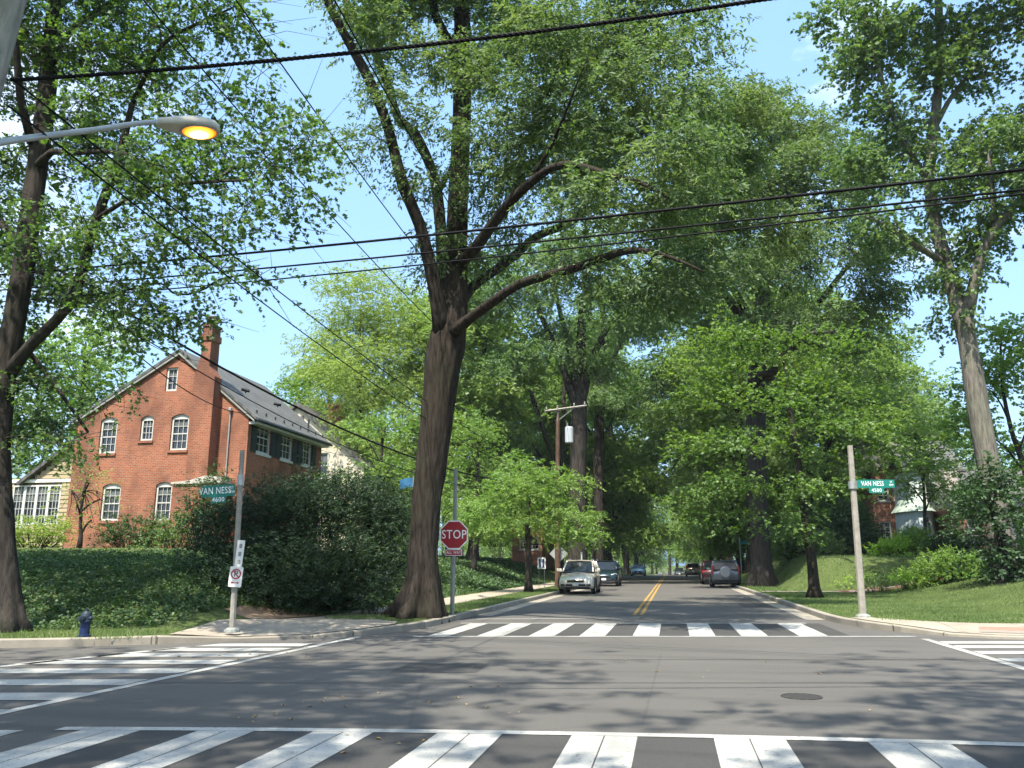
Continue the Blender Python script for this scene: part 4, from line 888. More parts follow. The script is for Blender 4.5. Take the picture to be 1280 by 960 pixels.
poly = [(xL, ZB), (XR, ZB), (XR, eR[2]), (pk[0], pk[2]), (xL, zl)]
wall_holes(m, poly, [arch(x0, x1, z0, z1) if i < 5 else [(x0, z0), (x1, z0), (x1, z1), (x0, z1)] for i, (x0, x1, z0, z1, *_) in enumerate(W)], frF)
m.build('gable_wall', M['brick'], hb)
for i, (x0, x1, z0, z1, nx, ny) in enumerate(W): window(hb, frF, x0, x1, z0, z1, nx, ny, i < 5, ny == 4, M['brick'] if i < 5 else None)
# long side towards the street
yb = atX(402, 560, XR)[1]
def frS(u, v, w): return (XR - w, u, v)
sw = []
for a, c in [((322, 523), (337, 567)), ((352, 535), (364, 577)), ((378, 545), (388, 586))]:
    p, q_ = atX(*a, XR), atX(*c, XR); sw.append((p[1], q_[1], q_[2], p[2]))
zs0 = np.mean([s[2] for s in sw]); zs1 = np.mean([s[3] for s in sw])
m = MB(); wall_holes(m, [(YH + .23, ZB), (yb, ZB), (yb, eR[2] - .02), (YH + .23, eR[2] - .02)], [[(s[0], zs0), (s[1], zs0), (s[1], zs1), (s[0], zs1)] for s in sw], frS)
m.build('street_wall', M['brick'], hb)
for s in sw:
    w = window(hb, frS, s[0], s[1], zs0, zs1, 3, 4, False, True, M['frame'], .09, .04)
    for d in (-1, 1):
        y0 = s[0] - .47 if d < 0 else s[1] + .03
        m = MB(); obox(m, frS, y0, zs0 - .02, -.05, y0 + .44, zs1 + .04, -.004)
        for k in range(12): zz = zs0 + .06 + k * (zs1 - zs0 - .1) / 12; obox(m, frS, y0 + .06, zz, -.066, y0 + .38, zz + .05, -.05)
        m.build('shutter', M['shutter'], hb)
m = MB(); m.box(xL, yb - .2, ZB, XR - .23, yb, zl); m.box(xL, YH + .23, ZB, xL + .2, yb - .2, zl - .1); m.build('rear_wall', M['brick'], hb)
# roof
kR = (pk[2] - eR[2]) / (eR[0] - pk[0]); m = MB()
xe, xw = XR + .42, xL - .25
zeR = pk[2] - kR * (xe - pk[0]); zeL = pk[2] - kL * (pk[0] - xw)
prof = [(xw, zeL + .02), (pk[0], pk[2] + .02), (xe, zeR + .02), (xe, zeR + .14), (pk[0], pk[2] + .17), (xw, zeL + .14)]
m.prism(prof, 1, YH - .14, yb + .2); rf = m.build('roof', M['slate'], hb)
m = MB(); m.prism([(xw, zeL - .10), (pk[0], pk[2] - .10), (pk[0], pk[2] + .02), (xw, zeL + .02)], 1, YH - .12, YH - .004); m.prism([(pk[0], pk[2] - .1), (xe - .1, zeR - .06), (xe - .1, zeR + .02), (pk[0], pk[2] + .02)], 1, YH - .12, YH - .004); m.build('rake_board', M['galv_dull'], rf)
m = MB(); m.tube([(xe + .05, YH - .14, zeR + .03), (xe + .05, yb + .2, zeR + .03)], .065, 8); m.build('gutter', M['shutter'], rf, smooth=True)
m = MB(); m.box(XR + .004, YH + .02, zeR - .12, xe - .02, yb, zeR - .01); m.build('soffit', M['frame'], rf)
for k in range(9):
    m = MB(); y = YH + .5 + k * (yb - YH - .6) / 8; x = xe - .35; z = pk[2] - kR * (x - pk[0]) + .16
    m.box(x - .02, y - .04, z, x + .02, y + .04, z + .13); m.build('snow_guard', M['shutter'], rf)
m = MB(); p = atX(389, 535, xe - .9); m.tube([(xe - .8, yb - .9, p[2] - .5), (xe - .8, yb - .9, p[2] + .35)], .05, 8); m.build('vent_pipe', M['shutter'], rf)
# chimney: broad base with sloped shoulders, tall shaft, capped flue
c0, c1 = at(249, 450, YH - .6), at(265, 404, YH - .6); s0, s1 = at(240, 500, YH - .6), at(261, 560, YH - .6)
ztop = c1[2]; zm = at(250, 470, YH - .75)[2]; zsh = at(240, 598, YH - .75)[2]; b0, b1 = at(213, 640, YH - .75)[0], at(273, 640, YH - .75)[0]
cb0, cb1 = s0[0], s1[0]
m = MB(); f0 = YH - .58
m.box(cb0, f0, zsh, cb1, YH - .004, zm); 
m.prism([(cb0, zm), (cb1, zm), (c1[0] - .004, zm + .5), (c0[0] + .024, zm + .9), ], 1, f0 + .002, YH - .006)
m.box(c0[0] + .02, f0 + .04, zm + .3, c1[0], YH + .16, ztop - .1); m.box(c0[0] - .03, f0 - .01, ztop - .75, c1[0] + .05, YH + .21, ztop - .45); m.box(c0[0] - .03, f0 - .01, ztop - .1, c1[0] + .05, YH + .21, ztop)
ch = m.build('chimney', M['brick'], hb)
m = MB(); m.box(b0, f0 - .12, ZB, b1, YH - .006, zsh - .22); m.build('chimney_base', M['brick'], ch)
m = MB(); m.prism([(b0 - .08, zsh - .22), (b1 + .08, zsh - .22), (b1 + .08, zsh + .05), (cb1, zsh + .10), (cb0 + .2, zsh - .10), (b0 - .08, zsh - .14)], 1, f0 - .2, YH - .008); m.build('shoulder_cap', M['stone'], ch)
m = MB(); xm = (c0[0] + c1[0]) / 2; m.box(xm - .18, f0 + .2, ztop, xm + .15, YH + .02, ztop + .28); m.build('flue', M['brick'], ch)
m = MB(); m.box(xm - .3, f0 + .2, ztop + .40, xm + .22, YH + .2, ztop + .43)
for dx in (-.18, .12): m.box(xm + dx, f0 + .4, ztop + .28, xm + dx + .02, f0 + .42, ztop + .4)
m.box(xm - .05, f0 + .1, ztop + .2, xm + .42, YH + .1, ztop + .225); m.build('flue_cap', M['galv'], ch)
m = MB(); x = at(268, 500, YH)[0] + .16; m.tube([(x, YH - .08, at(268, 500, YH)[2]), (x - .1, YH - .08, at(262, 570, YH)[2]), (x, YH - .25, at(268, 578, YH)[2]), (x + .15, YH - .3, ZB + .2)], .05, 8); m.build('downspout', M['shutter'], hb)
m = MB(); a, b = at(289, 514, YH), at(282, 612, YH); m.tube([(a[0], YH - .06, a[2]), (a[0], YH - .06, b[2]), (a[0], YH - .06, ZB)], .035, 8); m.lathe([(.03, 0), (.09, .05), (.09, .16), (.04, .2)], 8, (a[0], YH - .1, a[2] - .05)); m.build('electric_mast', M['galv'], hb)
# --- tan clapboard wing to the left
tw = thing('clapboard_house', 'tan clapboard wing with a bank of white lattice windows beside the brick house', 'house', (xL - 3, YH + .8, 2.0))
YT = YH + .6
def frT(u, v, w): return (u, YT + w, v)
a = at(18, 607, YT); b = at(72, 656, YT); xt = xL - 6.0; zt = at(50, 601, YT)[2]
m = MB(); zz = ZB - .4; k = 0
prk = at(75, 560, YT)
def roofz(x): return at(40, 597, YT)[2] + .72 * (x - at(40, 597, YT)[0])
while zz < 7.2:
    z1 = zz + .19; x0 = xt; 
    if zz > zt: x0 = max(xt, at(40, 597, YT)[0] + (z1 - at(40, 597, YT)[2]) / .72)
    if x0 < xL - .1:
        if z1 < b[2] or zz > a[2]: segs = [(x0, xL - .003)]
        else: segs = [(x0, a[0]), (b[0], xL - .003)]
        for s0_, s1_ in segs: m.prism([(YT - .035, zz), (YT - .008, z1), (YT + .12, z1), (YT + .12, zz)], 0, s0_, s1_)
    zz = z1
m.build('siding', M['tan'], tw)
m = MB(); obox(m, frT, xt, zt - .08, -.06, xL - .004, zt + .06, .0); m.build('trim_board', M['white'], tw)
n = 4; wd = (b[0] - a[0]) / n
for i in range(n): window(tw, frT, a[0] + i * wd, a[0] + (i + 1) * wd, b[2], a[2], 3, 5, False, False, M['frame'] if i == 0 else None, .07, -.03)
m = MB(); zA = at(40, 597, YT)[2]; xA = at(40, 597, YT)[0]
m.prism([(xA - .5, zA - .36), (xL - .01, zA + .72 * (xL - xA)), (xL - .01, zA + .72 * (xL - xA) + .16), (xA - .6, zA - .24)], 1, YT - .25, YT + 6); m.build('roof', M['slate_dark'], tw)
m = MB(); m.box(xt, YT + .13, ZB - .4, xL - .02, YT + 6, zt - .1); m.build('body', M['tan'], tw)
# --- cream house behind
Yc = 52.0
def hz(px, py): return at(px, py, Yc)
ck, cr = hz(373, 508), hz(455, 582)
cz = h_left(ck[0], Yc) - .3
cream = thing('cream_house', 'cream stucco house with dark sloping roof and brick chimney behind the brick one', 'house', (ck[0], Yc, cz))
def frC(u, v, w): return (u, Yc + w, v)
kc = (ck[2] - cr[2]) / (cr[0] - ck[0]); xl_ = ck[0] - (cr[0] - ck[0])
wn = [hz(399, 566), hz(409, 598)]; wn2 = [hz(376, 520), hz(380, 526)]
m = MB(); wall_holes(m, [(xl_, cz), (cr[0], cz), (cr[0], cr[2]), (ck[0], ck[2]), (xl_, cr[2])], [[(wn[0][0], wn[1][2]), (wn[1][0], wn[1][2]), (wn[1][0], wn[0][2]), (wn[0][0], wn[0][2])]], frC); m.build('gable_wall', M['cream'], cream)
window(cream, frC, wn[0][0], wn[1][0], wn[1][2], wn[0][2], 1, 2, False, True, M['frame'])
m = MB(); m.box(wn2[0][0], Yc - .04, wn2[1][2], wn2[1][0], Yc - .004, wn2[0][2]); m.build('attic_vent', M['slate_dark'], cream)
m = MB(); m.prism([(xl_ - .4, cr[2] - .4 * kc + .02), (ck[0], ck[2] + .02), (cr[0] + .4, cr[2] - .4 * kc + .02), (cr[0] + .4, cr[2] - .4 * kc + .2), (ck[0], ck[2] + .24), (xl_ - .4, cr[2] - .4 * kc + .2)], 1, Yc - .3, Yc + 9); m.build('roof', M['slate_dark'], cream)
m = MB(); m.box(xl_, Yc + .25, cz, cr[0], Yc + 8.8, cr[2]); m.build('body', M['cream'], cream)
p, q_ = at(414, 510, Yc + 4), at(431, 540, Yc + 4); m = MB(); m.box(p[0], Yc + 3.6, cr[2], q_[0], Yc + 4.5, p[2]); m.box(p[0] - .07, Yc + 3.53, p[2], q_[0] + .07, Yc + 4.57, p[2] + .18); chm = m.build('chimney', M['brick'], cream)
m = MB(); m.box(p[0] + .1, Yc + 3.8, p[2] + .18, q_[0] - .1, Yc + 4.3, p[2] + .42); m.build('flue', M['stone'], chm)
# --- simple houses seen through the trees
def house(name, label, px0, px1, Yy, zbase, wallh, roofh, wallm, roofm, wins, dep=8, over=.35):
    x0, x1 = at(px0, 700, Yy)[0], at(px1, 700, Yy)[0]
    t = thing(name, label, 'house', ((x0 + x1) / 2, Yy, zbase))
    fr = lambda u, v, w: (u, Yy + w, v)
    holes = []; ws = []
    for (ux, uz, ww, wh) in wins:
        a0 = x0 + (x1 - x0) * ux; holes.append([(a0, zbase + uz), (a0 + ww, zbase + uz), (a0 + ww, zbase + uz + wh), (a0, zbase + uz + wh)]); ws.append((a0, a0 + ww, zbase + uz, zbase + uz + wh))
    m = MB(); wall_holes(m, [(x0, zbase - 1), (x1, zbase - 1), (x1, zbase + wallh), (x0, zbase + wallh)], holes, fr); m.build('front_wall', wallm, t)
    m = MB(); m.box(x0, Yy + .23, zbase - 1, x1, Yy + dep, zbase + wallh - .01); m.build('body', wallm, t)
    for w in ws: window(t, fr, *w, 2, 4, False, True, M['frame'])
    m = MB(); ym = Yy + dep / 2
    m.prism([(Yy - over, zbase + wallh - .1), (ym, zbase + wallh + roofh), (Yy + dep + over, zbase + wallh - .1), (Yy + dep + over, zbase + wallh + .06), (ym, zbase + wallh + roofh + .18), (Yy - over, zbase + wallh + .06)], 0, x0 - over, x1 + over); m.build('roof', roofm, t)
    return t, x0, x1
zr_ = h_right(17, 62)
house('orange_brick_house', 'orange brick house half hidden by trees right of the street name sign', 1098, 1142, 64, zr_, 6.4, 2.6, M['brick_orange'], M['slate_dark'], [(.12, .9, .8, 1.5), (.15, 3.9, .8, 1.4), (.62, .9, .8, 1.5), (.62, 3.9, .8, 1.4)])
wh, x0, x1 = house('white_house', 'white house with curved bay and whitewashed brick chimney on the right', 1146, 1212, 60, h_right(19, 60), 5.6, 2.8, M['pale'], M['slate'], [(.3, 3.4, .75, 1.5), (.72, 3.4, .7, 1.5)])
zb = h_right(19, 60)
bx0, bx1 = at(1136, 660, 57)[0], at(1182, 660, 57)[0]; bc = (bx0 + bx1) / 2; br_ = (bx1 - bx0) / 2
m = MB(); ang = [PI + PI * i / 14 for i in range(15)]; ring = [(bc + br_ * math.cos(a), 59.99 + 2.4 * math.sin(a)) for a in ang]
m.prism(ring, 2, zb - .5, zb + 2.75); bay = m.build('bay', M['pale'], wh)
m = MB(); n = len(ring); tp = [(bc + (br_ + .25) * math.cos(a), 59.99 + 2.65 * math.sin(a), zb + 2.75) for a in ang]; t2 = [(bc + br_ * .72 * math.cos(a), 59.99 + .9 * math.sin(a), zb + 3.6) for a in ang]
m.add(tp + t2, [(i, i + 1, n + i + 1, n + i) for i in range(n - 1)] + [tuple(range(n, 2 * n)), tuple(range(n))[::-1]]); m.build('bay_roof', M['copper'], bay, smooth=False)
m = MB(); p, q_ = at(1161, 648, 57.4), at(1167, 690, 57.4); m.box(p[0], 57.45, zb + .2, q_[0], 57.9, zb + 2.0); p = at(1157, 640, 57.4); m.box(p[0] - .1, 57.44, zb + 2.05, p[0] + .15, 57.9, zb + 2.35); m.build('bay_window', M['glass_dark'], bay)
p, q_ = at(1181, 600, 57.5), at(1197, 600, 57.5); m = MB(); m.box(p[0], 57.5, zb - .5, q_[0], 59.98, zb + 5.3); m.build('chimney', M['brick_white'], wh)
house('brick_ranch', 'brick house with white trim mostly behind the dark magnolia at right', 1199, 1330, 56, h_right(21, 56), 2.9, 2.6, M['brick_orange'], M['slate_dark'], [(.12, .8, .9, 1.4), (.5, .8, .9, 1.4)])
house('hillside_house', 'small orange brick house glimpsed between the stop sign and the street trees', 640, 678, 78, h_left(-16, 78) + .3, 3.4, 2.2, M['brick_orange'], M['slate_dark'], [(.25, .8, .7, 1.2), (.65, .8, .7, 1.2)])
house('white_cottage', 'white house glimpsed through the leaves right of the corner oak', 470, 512, 66, h_left(-26, 66), 5.2, 2.4, M['white'], M['slate_dark'], [(.2, .8, .8, 1.4), (.6, 3.2, .8, 1.3), (.2, 3.2, .8, 1.3)])
# ---------------------------------------------------------------- cars
M['tyre'] = noisy('tyre_rubber', (.014, .014, .015), .2, 20, .85, .2)
M['rim'] = noisy('alloy', (.42, .43, .44), .1, 8, .35, .5, .8)
M['trim_black'] = noisy('black_plastic', (.02, .021, .022), .2, 20, .6, .3)
M['lamp'] = NT('headlamp').bsdf((.62, .66, .70), .08, .9, .2)
M['red_lamp'] = NT('tail_lamp').bsdf((.32, .012, .010), .12, .8)
M['plate'] = noisy('plate', (.62, .64, .66), .06, 8, .4)
M['chrome'] = NT('chrome').bsdf((.6, .6, .6), .12, .6, 1.)
def carpaint(name, c, metal=.35):
    t = NT(name); n = t.noise(2.5, 4, t.coord()); return t.bsdf(t.ramp(n, [(.3, sub(c, .9)), (.7, sub(c, 1.08))]), .32, .5, metal, .8)
def car(name, label, x, y, faces_us, c, L=4.5, W=1.84, H=1.68, hood=1.02, belt=1.08, suv=True, spare=False, group='cars parked along the kerbs', rails=True, tall_lamps=False):
    """built nose towards -Y; z up; turned for cars that show their back"""
    t = thing(name, label, 'car', (x, y + L / 2, zr(y)), 0 if faces_us else PI, group)
    P = carpaint(label[:20] + '_paint', c); gc = .2 if suv else .16
    w = W / 2; f, r = -L / 2, L / 2; ar = .37 if suv else .34; fx, rx = f + .88, r - .88
    # lower body: stations from nose to tail: (y, z low, z belt, half width low, half width belt)
    rear_h = belt + .06 if suv else belt - .02
    S = [(f + .0, .42, .62, w * .74, w * .70), (f + .05, .30, hood - .30, w * .86, w * .80), (f + .25, .24, hood - .17, w * .96, w * .86), (f + .7, gc + .04, hood - .05, w, w * .88), (f + 1.15, gc + .02, hood + .03, w, w * .91), (f + 1.5, gc, belt, w, w * .95),
         (0, gc, belt + .01, w, w * .95), (r - .9, gc + .02, rear_h, w, w * .94), (r - .3, .26, rear_h, w * .98, w * .91), (r - .08, .32, rear_h - .06, w * .93, w * .87), (r, .45, rear_h - .2, w * .84, w * .8)]
    V = []; n = 11
    for (yy, z0, z1, w0, w1) in S:
        hh = z1 - z0
        half = [(w0 * .84, z0), (w0 * .97, z0 + hh * .1), (w0, z0 + hh * .38), (w0 * .985, z0 + hh * .66), (w1 * 1.0, z1 - hh * .06)]
        V += [(-a, yy, b) for a, b in half] + [(0, yy, z1 + .035)] + [(a, yy, b) for a, b in half[::-1]]
    m = MB(); m.add(V, [(i * n + j, i * n + j + 1, (i + 1) * n + j + 1, (i + 1) * n + j) for i in range(len(S) - 1) for j in range(n - 1)] + [(i * n + n - 1, i * n, (i + 1) * n, (i + 1) * n + n - 1) for i in range(len(S) - 1)] + [tuple(range(n)), tuple(range((len(S) - 1) * n, len(S) * n))])
    body = m.build('body', P, t, smooth=True, world=False)
    # greenhouse
    if suv: g = [(f + 1.18, belt - .03, belt + .0, .0), (f + 2.0, belt, H - .06, .73), (f + 2.45, belt, H, .75), (r - .7, belt, H - .02, .74), (r - .28, belt + .02, H - .10, .71), (r - .1, rear_h - .05, rear_h + .02, .8)]
    else: g = [(f + 1.25, belt - .03, belt, .0), (f + 2.15, belt, H - .04, .74), (f + 2.7, belt, H, .74), (r - 1.35, belt, H - .06, .72), (r - .55, belt - .02, belt + .05, .76), (r - .5, belt - .04, belt, .76)]
    def gw(i): return (w * .92, w * (g[i][3] if g[i][3] else .86))
    V = []
    for i, (yy, z0, z1, k) in enumerate(g):
        a, b = gw(i); V += [(-a, yy, z0), (-b, yy, z1), (b, yy, z1), (a, yy, z0)]
    m = MB(); m.add(V, [(i * 4 + j, i * 4 + j + 1, (i + 1) * 4 + j + 1, (i + 1) * 4 + j) for i in range(len(g) - 1) for j in range(3)] + [(0, 1, 2, 3), tuple(range(len(g) * 4 - 4, len(g) * 4))])
    m.build('windows', M['car_glass'], t, world=False)
    # roof skin, pillars
    m = MB()
    rs = [i for i in range(1, len(g) - 1)] if suv else [1, 2, 3]
    RV = []
    for i in rs:
        yy, z0, z1, k = g[i]; b = w * k; RV += [(-b - .02, yy, z1 - .05), (-b * .93, yy, z1 + .03), (0, yy, z1 + .055), (b * .93, yy, z1 + .03), (b + .02, yy, z1 - .05)]
    k5 = len(rs); m.add(RV, [(i * 5 + j, i * 5 + j + 1, (i + 1) * 5 + j + 1, (i + 1) * 5 + j) for i in range(k5 - 1) for j in range(4)])
    m.build('roof', P, t, smooth=True, world=False)
    for s in (-1, 1):
        def gp_(i, low): a, b = gw(i); return (s * (a if low else b) + s * .012, g[i][0], g[i][1] if low else g[i][2])
        segs = [((s * w * .86, g[0][0] + .02, g[0][2] + .01), gp_(1, False), .045), (gp_(2, False), (s * w * .93, g[2][0] + .12, belt), .04)]
        if suv: segs += [(gp_(3, False), (s * w * .93, g[3][0] + .12, belt), .055), (gp_(4, False), gp_(5, True), .06)]
        else: segs += [(gp_(3, False), (s * w * .8, g[4][0], belt + .03), .06)]
        for a_, b_, r_ in segs: m = MB(); m.tube([a_, b_], r_, 6); m.build('pillar', P, t, smooth=True, world=False)
    # wheels
    for s in (-1, 1):
        for yy in (fx, rx):
            m = MB(); xo = s * (w - .20); xi = s * (w + .005)
            def cyl(m, r_, a, b, seg=20): m.tube([(a, yy, ar), (b, yy, ar)], r_, seg)
            cyl(m, ar, xo, xi); ty = m.build('wheel', M['tyre'], t, world=False, bevel=.02)
            m = MB(); cyl(m, ar * .64, xi - s * .04, xi + s * .006, 18); m.build('rim', M['rim'], ty, world=False)
            m = MB(); m.tube([(s * (w + .012), yy + (ar + .05) * math.cos(a), ar + (ar + .05) * math.sin(a)) for a in np.linspace(-.15, PI + .15, 14)], .045, 6); m.build('wheel_arch', M['trim_black'], ty, world=False)
        m = MB(); m.box(s * w - .03, fx + .5, gc - .02, s * w + .012, rx - .5, gc + .13); m.build('side_sill', M['trim_black'], t, world=False)
        for k in (0, 1):
            m = MB(); y0 = f + 1.85 + k * .95; m.box(s * (w - .012), y0 + .55, belt - .17, s * (w + .02), y0 + .75, belt - .13); m.build('door_handle', P, t, world=False)
        m = MB(); m.add([(s * (w * .93), f + 1.42, belt + .02), (s * (w + .2), f + 1.40, belt + .03), (s * (w + .22), f + 1.40, belt + .18), (s * (w * .96), f + 1.42, belt + .17), (s * (w * .93), f + 1.56, belt + .02), (s * (w + .17), f + 1.52, belt + .04), (s * (w + .18), f + 1.52, belt + .16), (s * (w * .96), f + 1.56, belt + .16)], [(0, 1, 2, 3), (4, 5, 6, 7), (0, 1, 5, 4), (1, 2, 6, 5), (2, 3, 7, 6), (3, 0, 4, 7)])
        m.build('mirror', P, t, world=False, bevel=.015)
        if suv and rails:
            m = MB(); m.tube([(s * w * .66, g[1][0] + .3, H + .0), (s * w * .68, g[1][0] + .45, H + .085), (s * w * .68, r - .9, H + .075), (s * w * .66, r - .7, H + .0)], .022, 6); m.build('roof_rail', M['rim'], t, world=False)
        # lamps
        m = MB(); zt = hood - .29
        m.add([(s * w * .50, f + .03, zt - .06), (s * w * .86, f + .14, zt - .05), (s * w * .93, f + .42, zt + .06), (s * w * .84, f + .30, zt + .11), (s * w * .52, f + .10, zt + .05)] + [(s * w * .50, f + .2, zt - .06), (s * w * .80, f + .3, zt - .05), (s * w * .84, f + .5, zt + .04), (s * w * .78, f + .4, zt + .08), (s * w * .52, f + .25, zt + .03)], [(0, 1, 2, 3, 4), (5, 6, 7, 8, 9)] + [(i, (i + 1) % 5, (i + 1) % 5 + 5, i + 5) for i in range(5)])
        m.build('headlight', M['lamp'], t, world=False)
        m = MB(); m.box(s * w * .60, f + .0, .40, s * w * .82, f + .12, .50); m.build('fog_light', M['trim_black'], t, world=False)
        m = MB(); zz = rear_h
        if tall_lamps: m.box(s * (w * .82), r - .22, zz - .30, s * (w * .955), r - .06, zz + .28)
        else: m.box(s * (w * .58), r - .16, zz - .30, s * (w * .935), r - .03, zz - .10)
        m.build('tail_light', M['red_lamp'], t, world=False, bevel=.02)
    m = MB(); m.box(-w * .46, f - .005, hood - .44, w * .46, f + .08, hood - .33)
    for k in range(3): m.box(-w * .47, f - .012, hood - .435 + k * .037, w * .47, f + .0, hood - .422 + k * .037)
    m.build('grille', M['trim_black'], t, world=False)
    m = MB(); m.box(-w * .48, f - .018, hood - .392, w * .48, f - .006, hood - .374); m.build('grille_bar', M['chrome'], t, world=False)
    m = MB(); m.box(-w * .8, f - .02, .25, w * .8, f + .22, .37); m.box(-w * .55, f - .012, .40, w * .55, f + .12, .50); m.build('front_bumper', M['trim_black'], t, world=False, bevel=.02)
    m = MB(); m.box(-w * .86, r - .2, .28, w * .86, r + .04, .50); m.build('rear_bumper', M['trim_black'] if suv else P, t, world=False, bevel=.03)
    m = MB(); m.box(-.155, f - .034, .42, .155, f - .022, .56); m.build('front_plate', M['plate'], t, world=False)
    m = MB(); m.box(-.155, r + .012, .60, .155, r + .03, .74); m.build('rear_plate', M['plate'], t, world=False)
    m = MB(); m.box(-w * .6, f + 1.24, belt + .03, w * .6, f + 1.3, belt + .04); m.build('wiper', M['trim_black'], t, world=False)
    if spare:
        m = MB(); m.tube([(.05, r - .02, .98), (.05, r + .2, .98)], .37, 24); m.tube([(.05, r + .2, .98), (.05, r + .24, .98)], [.37, .30], 24); m.build('spare_wheel_cover', noisy('spare_cover', (.30, .31, .32), .05, 3, .4, .5, .3), t, world=False, bevel=.02)
    return t
car('parked_suv', 'pale beige sport utility car parked facing us at the left kerb', -4.82, 42.2, True, (.66, .61, .52), L=4.5, W=1.84, H=1.66)
car('parked_crossover', 'dark teal sport utility car parked behind the beige one', -4.62, 57.5, True, (.006, .022, .032), L=4.6, W=1.9, H=1.72, hood=1.06, belt=1.12)
car('parked_sedan', 'light blue car parked far up the left kerb by the second utility pole', -4.5, 112, True, (.30, .44, .58), L=4.6, W=1.85, H=1.5, hood=.96, belt=1.0, suv=False)
car('parked_suv', 'silver sport utility car with a covered spare wheel on its back', 3.42, 56, False, (.16, .175, .19), L=4.5, W=1.82, H=1.70, spare=True, tall_lamps=True)
car('parked_suv', 'dark red sport utility car parked just ahead of the silver one', 3.1, 64.5, False, (.035, .006, .008), L=4.7, W=1.88, H=1.76, tall_lamps=False)
car('parked_suv', 'tan car parked beyond the dark red one near the crest', 2.55, 105, False, (.34, .26, .2), L=4.5, W=1.85, H=1.66, tall_lamps=True)
car('moving_car', 'dark car coming over the crest of the road far away', 1.3, 158, True, (.03, .032, .036), L=4.6, W=1.84, H=1.55, suv=False, group=None, belt=1.0, hood=.96)
# ---------------------------------------------------------------- street furniture
M['sign_green'] = NT('sign_green').bsdf((.006, .16, .125), .45, .4)
M['sign_red'] = NT('sign_red').bsdf((.30, .012, .018), .45, .4)
M['sign_white'] = noisy('sign_white', (.66, .66, .63), .08, 6, .5)
M['letter_white'] = NT('letter_white').bsdf((.80, .82, .80), .5, .4)
M['letter_black'] = NT('letter_black').bsdf((.02, .02, .02), .5, .4)
M['sign_blue'] = NT('sign_blue').bsdf((.03, .05, .22), .5, .4)
M['post_wood'] = noisy('weathered_post', (.27, .25, .215), .3, 6, .8)
def frame_at(origin, axis):           # matrix: local X along axis (horizontal), local Z up, local -Y towards the viewer
    x = Vector((axis[0], axis[1], 0)).normalized(); z = Vector((0, 0, 1)); y = z.cross(x)
    Mx = Matrix((x, y, z)).transposed().to_4x4(); Mx.translation = Vector(origin); return Mx
def plate(name, mat, parent, Mx, poly, th=.012, off=0.0):
    m = MB(); m.prism([(p[0], p[1]) for p in poly], 1, off, off + th)
    m.v = [tuple(Mx @ Vector(q)) for q in m.v]
    return m.build(name, mat, parent, world=False)
def rect(w, h, cx=0, cz=0, r=.0):
    if not r: return [(cx - w / 2, cz - h / 2), (cx + w / 2, cz - h / 2), (cx + w / 2, cz + h / 2), (cx - w / 2, cz + h / 2)]
    out = []
    for sx, sz, a0 in ((1, -1, -PI / 2), (1, 1, 0), (-1, 1, PI / 2), (-1, -1, PI)):
        for k in range(5): a = a0 + PI / 2 * k / 4; out.append((cx + sx * (w / 2 - r) + r * math.cos(a), cz + sz * (h / 2 - r) + r * math.sin(a)))
    return out
def ringpoly(name, mat, parent, Mx, r0, r1, cx, cz, th, off, n=28):
    m = MB(); V = []
    for yy in (off, off + th):
        for r_ in (r0, r1): V += [(cx + r_ * math.cos(2 * PI * i / n), yy, cz + r_ * math.sin(2 * PI * i / n)) for i in range(n)]
    for i in range(n):
        j = (i + 1) % n; m.f += [(i, j, n + j, n + i), (2 * n + i, 2 * n + j, 3 * n + j, 3 * n + i), (i, j, 2 * n + j, 2 * n + i), (n + i, n + j, 3 * n + j, 3 * n + i)]; m.m += [0] * 4
    m.v = [tuple(Mx @ Vector(q)) for q in V]; return m.build(name, mat, parent, world=False)
def post(t, base, top, r0, r1, mat, name='post', n=10):
    m = MB(); b = np.array(base, float); d = np.array(top, float)
    ks = np.linspace(0, 1, 7); m.tube([b + (d - b) * k for k in ks], [r0 + (r1 - r0) * k for k in ks], n); return m.build(name, mat, t, smooth=False)
def local(t, p): return Vector(p) - Vector(t.location)
# left street-name post (square weathered post, leaning)
Yp = 17.4
bs = G(290, 790, .14); tp = at(303, 563, bs[1])
t = thing('street_name_post', 'weathered leaning post with green street sign and no parking sign beside the yew', 'street sign', tuple(bs), 0, 'street name posts')
m = MB(); 
for sgn, w0 in ((0, .062),):
    b, d = Vector(bs), Vector(tp); 
    m.tube([b, b + (d - b) * .5, d], [.062, .058, .05], 8)
m.build('post', M['post_wood'], t)
m = MB(); c = bs + (tp - bs) * .80; m.tube([c, c + (tp - bs) * .06], .074, 8); m.build('bracket', M['galv'], t)
m = MB(); m.lathe([(.16, 0), (.15, .05), (.09, .09)], 10, tuple(bs)); m.build('foot', M['galv_dull'], t)
def name_blade(t, ctr, w, h, words, num, dirx=U, roll=0.0, tab=(.3, .12)):
    Mx = frame_at(local(t, ctr), dirx) @ Matrix.Rotation(roll, 4, 'Y')
    bl_ = plate('street_name_sign', M['sign_green'], t, Mx, rect(w, h, 0, 0, .01))
    text_mesh('lettering', words[0], h * .82, M['letter_white'], bl_, Mx @ Matrix.Translation((-w * .095, -.004, -h * .0)), .70)
    text_mesh('small_lettering', words[1], h * .36, M['letter_white'], bl_, Mx @ Matrix.Translation((w * .405, -.004, h * .02)), .8)
    tb = plate('block_number_sign', M['sign_green'], t, Mx, rect(tab[0], tab[1], .0, -h / 2 - tab[1] / 2 - .002, .008))
    if num: text_mesh('lettering', num, tab[1] * 1.0, M['letter_white'], tb, Mx @ Matrix.Translation((0, -.004, -h / 2 - tab[1] / 2)), .95)
